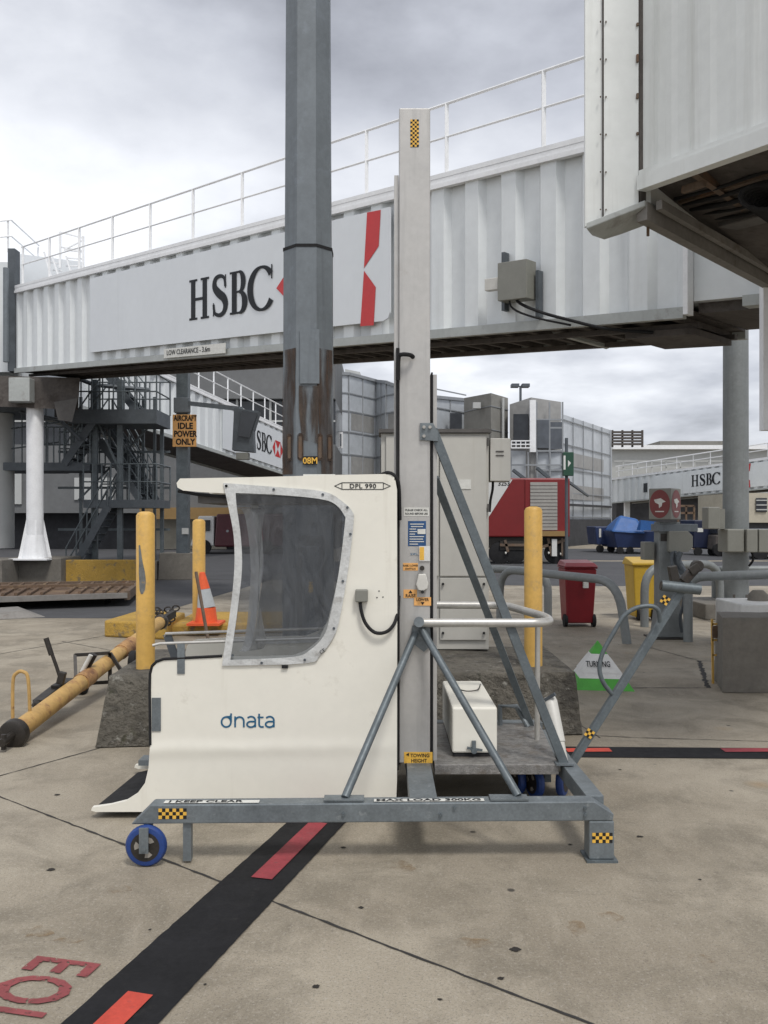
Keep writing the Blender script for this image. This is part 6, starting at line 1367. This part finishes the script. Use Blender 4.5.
# red catering truck
t = root('catering_truck', (P(528,0,34).x, 34, 0), 'red and white box truck with roller shutter parked behind the cabinet', 'truck')
d = 34; x0, x1 = P(420,0,d).x, P(570,0,d).x; z0_, z1_ = P(0,537,d).z, P(0,478,d).z
bx_ = MB().box(x0, x1, d, d+2.5, z0_, z1_).obj('box_body', 'truck_red', t, bevel=.05)
MB().prism([P(430,480,d-.01), P(512.5,479.5,d-.01), P(490,515,d-.01), P(476,533,d-.01), P(430,533,d-.01)], V(0,.008,0)).obj('white_flash', 'truck_white', bx_)
text_mb('3253', P(498,485.5,d-.02), (1,0,0), (0,0,1), .16, bold=.02).obj('fleet_number', 'letter', bx_)
MB().box(P(525,0,d).x, P(566,0,d).x, d-.05, d-.002, z0_+.1, z1_-.05).obj('shutter_frame', 'truck_red', bx_, bevel=.01)
mb = MB(); zz0, zz1 = P(0,530,d).z, P(0,482,d).z; 
for k in range(14): a_ = zz0+(zz1-zz0)*k/14; b_ = zz0+(zz1-zz0)*(k+1)/14; mb.hexa([(P(530,0,d).x,d-.09,a_),(P(557,0,d).x,d-.09,a_),(P(557,0,d).x,d-.055,a_),(P(530,0,d).x,d-.055,a_),(P(530,0,d).x,d-.07,b_-.01),(P(557,0,d).x,d-.07,b_-.01),(P(557,0,d).x,d-.055,b_-.01),(P(530,0,d).x,d-.055,b_-.01)])
mb.obj('roller_shutter', 'shutter', bx_)
MB().box(P(538,0,d).x, P(566,0,d).x, d-.3, d-.052, P(0,536,d).z, P(0,531,d).z).obj('tail_step', 'ochre', t)
mb = MB(); mb.box(x0, x1-.1, d+.2, d+2.3, P(0,548,d).z, z0_-.01); mb.box(P(500,0,d).x, P(528,0,d).x, d-.05, d+.2, P(0,550,d).z, P(0,541,d).z); mb.obj('chassis', 'grease', t)
mb = MB()
for a_, b_, c_, e_ in ((500,545,530,545),(538,548,566,540),(548,538,552,556),(505,540,508,552),(562,538,562,556)): mb.beam(P(a_,b_,d-.1), P(c_,e_,d-.1), .07, .10)
mb.obj('lift_linkage', 'under_rust', t)
MB().box(P(551,0,d).x, P(556,0,d).x, d-.2, d-.1, P(0,556,d).z, P(0,539,d).z).obj('white_actuator', 'truck_white', t)
for px in (500, 515, 556): MB().revolve((P(px,0,d).x, d-.02, .42), (0,1,0), [(0,.30),(.03,.42),(.26,.42),(.28,.3)], 20).obj('wheel', 'rubber', t, smooth=True)
for px, py in ((560,554),(548,553),(505,553)): MB().cyl(P(px,py,d-.1), P(px+1.5,py,d-.1), .05, seg=8).obj('lamp', 'skin_grey', t)

# signal post with green box
t = root('signal_post', (P(566,0,30).x, 30, 0), 'thin dark post with small dark green sign box right of the red truck', 'sign post')
MB().cyl(V(P(566.5,0,30).x,30,0), V(P(566.5,0,30).x,30,P(0,438,30).z), .055, seg=10).obj('post', 'steel_dark', t, smooth=True)
sg_ = MB().box(P(562.5,0,30).x, P(572.5,0,30).x, 29.8, 30.05, P(0,476,30).z, P(0,452.5,30).z).obj('sign_box', 'green_sign', t, bevel=.01)
MB().box(P(563.5,0,29.8).x, P(565.5,0,29.8).x, 29.79, 29.799, P(0,470,30).z, P(0,456,30).z).obj('sign_symbol', 'marker_white', sg_)
MB().prism([P(568,460,29.79), P(571,463,29.79), P(568,467,29.79)], V(0,.005,0)).obj('sign_arrow', 'marker_white', sg_)
# roof flood light
t = root('flood_mast', (P(520,0,70).x, 70, 8), 'twin floodlight on a short mast above the windowed tower roof', 'floodlight')
MB().cyl(V(P(520.5,0,70).x,70,8), V(P(520.5,0,70).x,70,P(0,386,70).z), .10, seg=8).obj('mast', 'steel_dark', t)
for a_, b_ in ((511.5,519),(522,529.5)): MB().box(P(a_,0,70).x, P(b_,0,70).x, 69.8, 70.6, P(0,387,70).z, P(0,383.8,70).z).obj('lamp_head', 'steel_dark', t)
# roof vents above the folded facade
o = MB().hexa([P(345,374,70), P(362,378,70), P(362,378,72), P(345,374,72), P(345,369,70), P(360,372,70), P(360,372,72), P(345,369,72)]).obj('roof_vent', 'wall_pale', origin=P(350,374,70)); tag(o, 'small pale vent on the folded terminal roof beside the grey pole', 'roof vent')

# skips, tarpaulin, trolleys
t = root('blue_skip', (P(640,0,44).x, 44, 0), 'navy skip loaded under a bright blue tarpaulin beyond the yellow bin', 'skip')
d = 44; MB().hexa([(P(617,0,d).x,d,.3),(P(655,0,d).x,d,.3),(P(655,0,d).x,d+3,.3),(P(617,0,d).x,d+3,.3),(P(613,0,d).x,d-.1,1.15),(P(658,0,d).x,d-.1,1.15),(P(658,0,d).x,d+3,1.15),(P(613,0,d).x,d+3,1.15)]).obj('skip_body', 'blue_bin', t, bevel=.04)
mb = MB(); mb.hexa([(P(610,0,d).x,d-.2,1.1),(P(645,0,d).x,d-.2,1.0),(P(658,0,d).x,d+2.8,1.16),(P(616,0,d).x,d+2.8,1.16),(P(622,0,d).x,d+.5,1.95),(P(640,0,d).x,d+.4,1.75),(P(652,0,d).x,d+2.6,1.7),(P(630,0,d).x,d+2.2,1.9)]); mb.obj('tarpaulin', 'blue_tarp', t, bevel=.12)
mb = MB().hexa([(P(640,0,43).x,43,1.2),(P(655,0,43).x,43,1.2),(P(655,0,43).x,43.6,1.2),(P(640,0,43).x,43.6,1.2),(P(641,0,43).x,43,1.7),(P(656,0,43).x,43,1.62),(P(655,0,43).x,43.6,1.6),(P(643,0,43).x,43.6,1.7)]).obj('tarpaulin_flap', 'blue_tarp', t)
for px in (620, 630, 648): MB().revolve((P(px,0,d).x, d-.05, .18), (0,1,0), [(0,.18),(.12,.18)], 12).obj('wheel', 'rubber', t)
t = root('blue_cart', (P(605,0,46).x, 46, 0), 'dark blue baggage cart left of the tarpaulin skip', 'cart')
d = 46; MB().hexa([(P(597,0,d).x,d,.4),(P(614,0,d).x,d,.4),(P(614,0,d).x,d+2,.4),(P(597,0,d).x,d+2,.4),(P(595,0,d).x,d,1.35),(P(615,0,d).x,d,1.35),(P(615,0,d).x,d+2,1.35),(P(595,0,d).x,d+2,1.35)]).obj('cart_body', 'blue_bin', t, bevel=.04)
for px in (600, 611): 
    MB().revolve((P(px,0,d).x, d-.05, .2), (0,1,0), [(0,.2),(.12,.2)], 12).obj('wheel', 'rubber', t)
    MB().box(P(px-1,0,d).x, P(px+1,0,d).x, d-.03, d-.002, .8, 1.25).obj('reflector', 'skin_grey', t)
t = root('navy_container', (P(690,0,42).x, 42, 0), 'navy container trolley with white notice between the two right hand posts', 'container')
d = 42; MB().box(P(694,0,d).x, P(716,0,d).x, d, d+2, .35, P(0,520,d).z).obj('container_body', 'navy', t, bevel=.05)
MB().box(P(697,0,d).x, P(703,0,d).x, d-.02, d-.002, P(0,532,d).z, P(0,528,d).z).obj('notice', 'sticker_w', t)
for px in (698, 712): MB().revolve((P(px,0,d).x, d-.05, .2), (0,1,0), [(0,.2),(.12,.2)], 12).obj('wheel', 'rubber', t)
t = root('parked_tractor', (P(722,0,42).x, 42, 0), 'small dark tow tractor parked behind the round pole', 'tow tractor')
MB().hexa([(P(715,0,41).x,41,.3),(P(748,0,41).x,41,.3),(P(748,0,41).x,43,.3),(P(715,0,41).x,43,.3),(P(716,0,41).x,41,1.0),(P(746,0,41).x,41,1.0),(P(746,0,41).x,43,1.0),(P(716,0,41).x,43,1.0)]).obj('body', 'under', t, bevel=.06)
MB().box(P(718,0,41).x, P(738,0,41).x, 41.1, 42.8, 1.01, 1.6).obj('cab', 'darkglass', t, bevel=.08)
for px in (720, 742): MB().revolve((P(px,0,41).x, 40.95, .32), (0,1,0), [(0,.32),(.2,.32)], 16).obj('wheel', 'rubber', t)
t = root('orange_rack', (P(685,0,50).x, 50, 0), 'orange painted rack in the shade under the far right bridge', 'rack')
mb = MB()
for z in (1.5, 2.1, 2.5): mb.beam(V(P(678,0,50).x,50,z), V(P(694,0,50).x,50,z), .1, .12)
for px in (678, 686, 694): mb.beam(V(P(px,0,50).x,50,.0), V(P(px,0,50).x,50,2.5), .1, .1)
mb.obj('rack_frame', 'deck_rust', t)
t = root('dark_coach', (P(757,0,38).x, 38, 0), 'dark vehicle with pale rear lamps at the right edge below the junction boxes', 'vehicle')
MB().hexa([(P(752,0,38).x,38,.4),(P(830,0,38).x,38,.4),(P(830,0,38).x,41,.4),(P(752,0,38).x,41,.4),(P(754,0,38).x,38.1,1.3),(P(828,0,38).x,38.1,1.3),(P(828,0,38).x,41,1.3),(P(754,0,38).x,41,1.3)]).obj('body', 'navy', t, bevel=.08)
for px in (760, 800): MB().revolve((P(px,0,38).x, 37.95, .36), (0,1,0), [(0,.36),(.2,.36)], 16).obj('wheel', 'rubber', t)
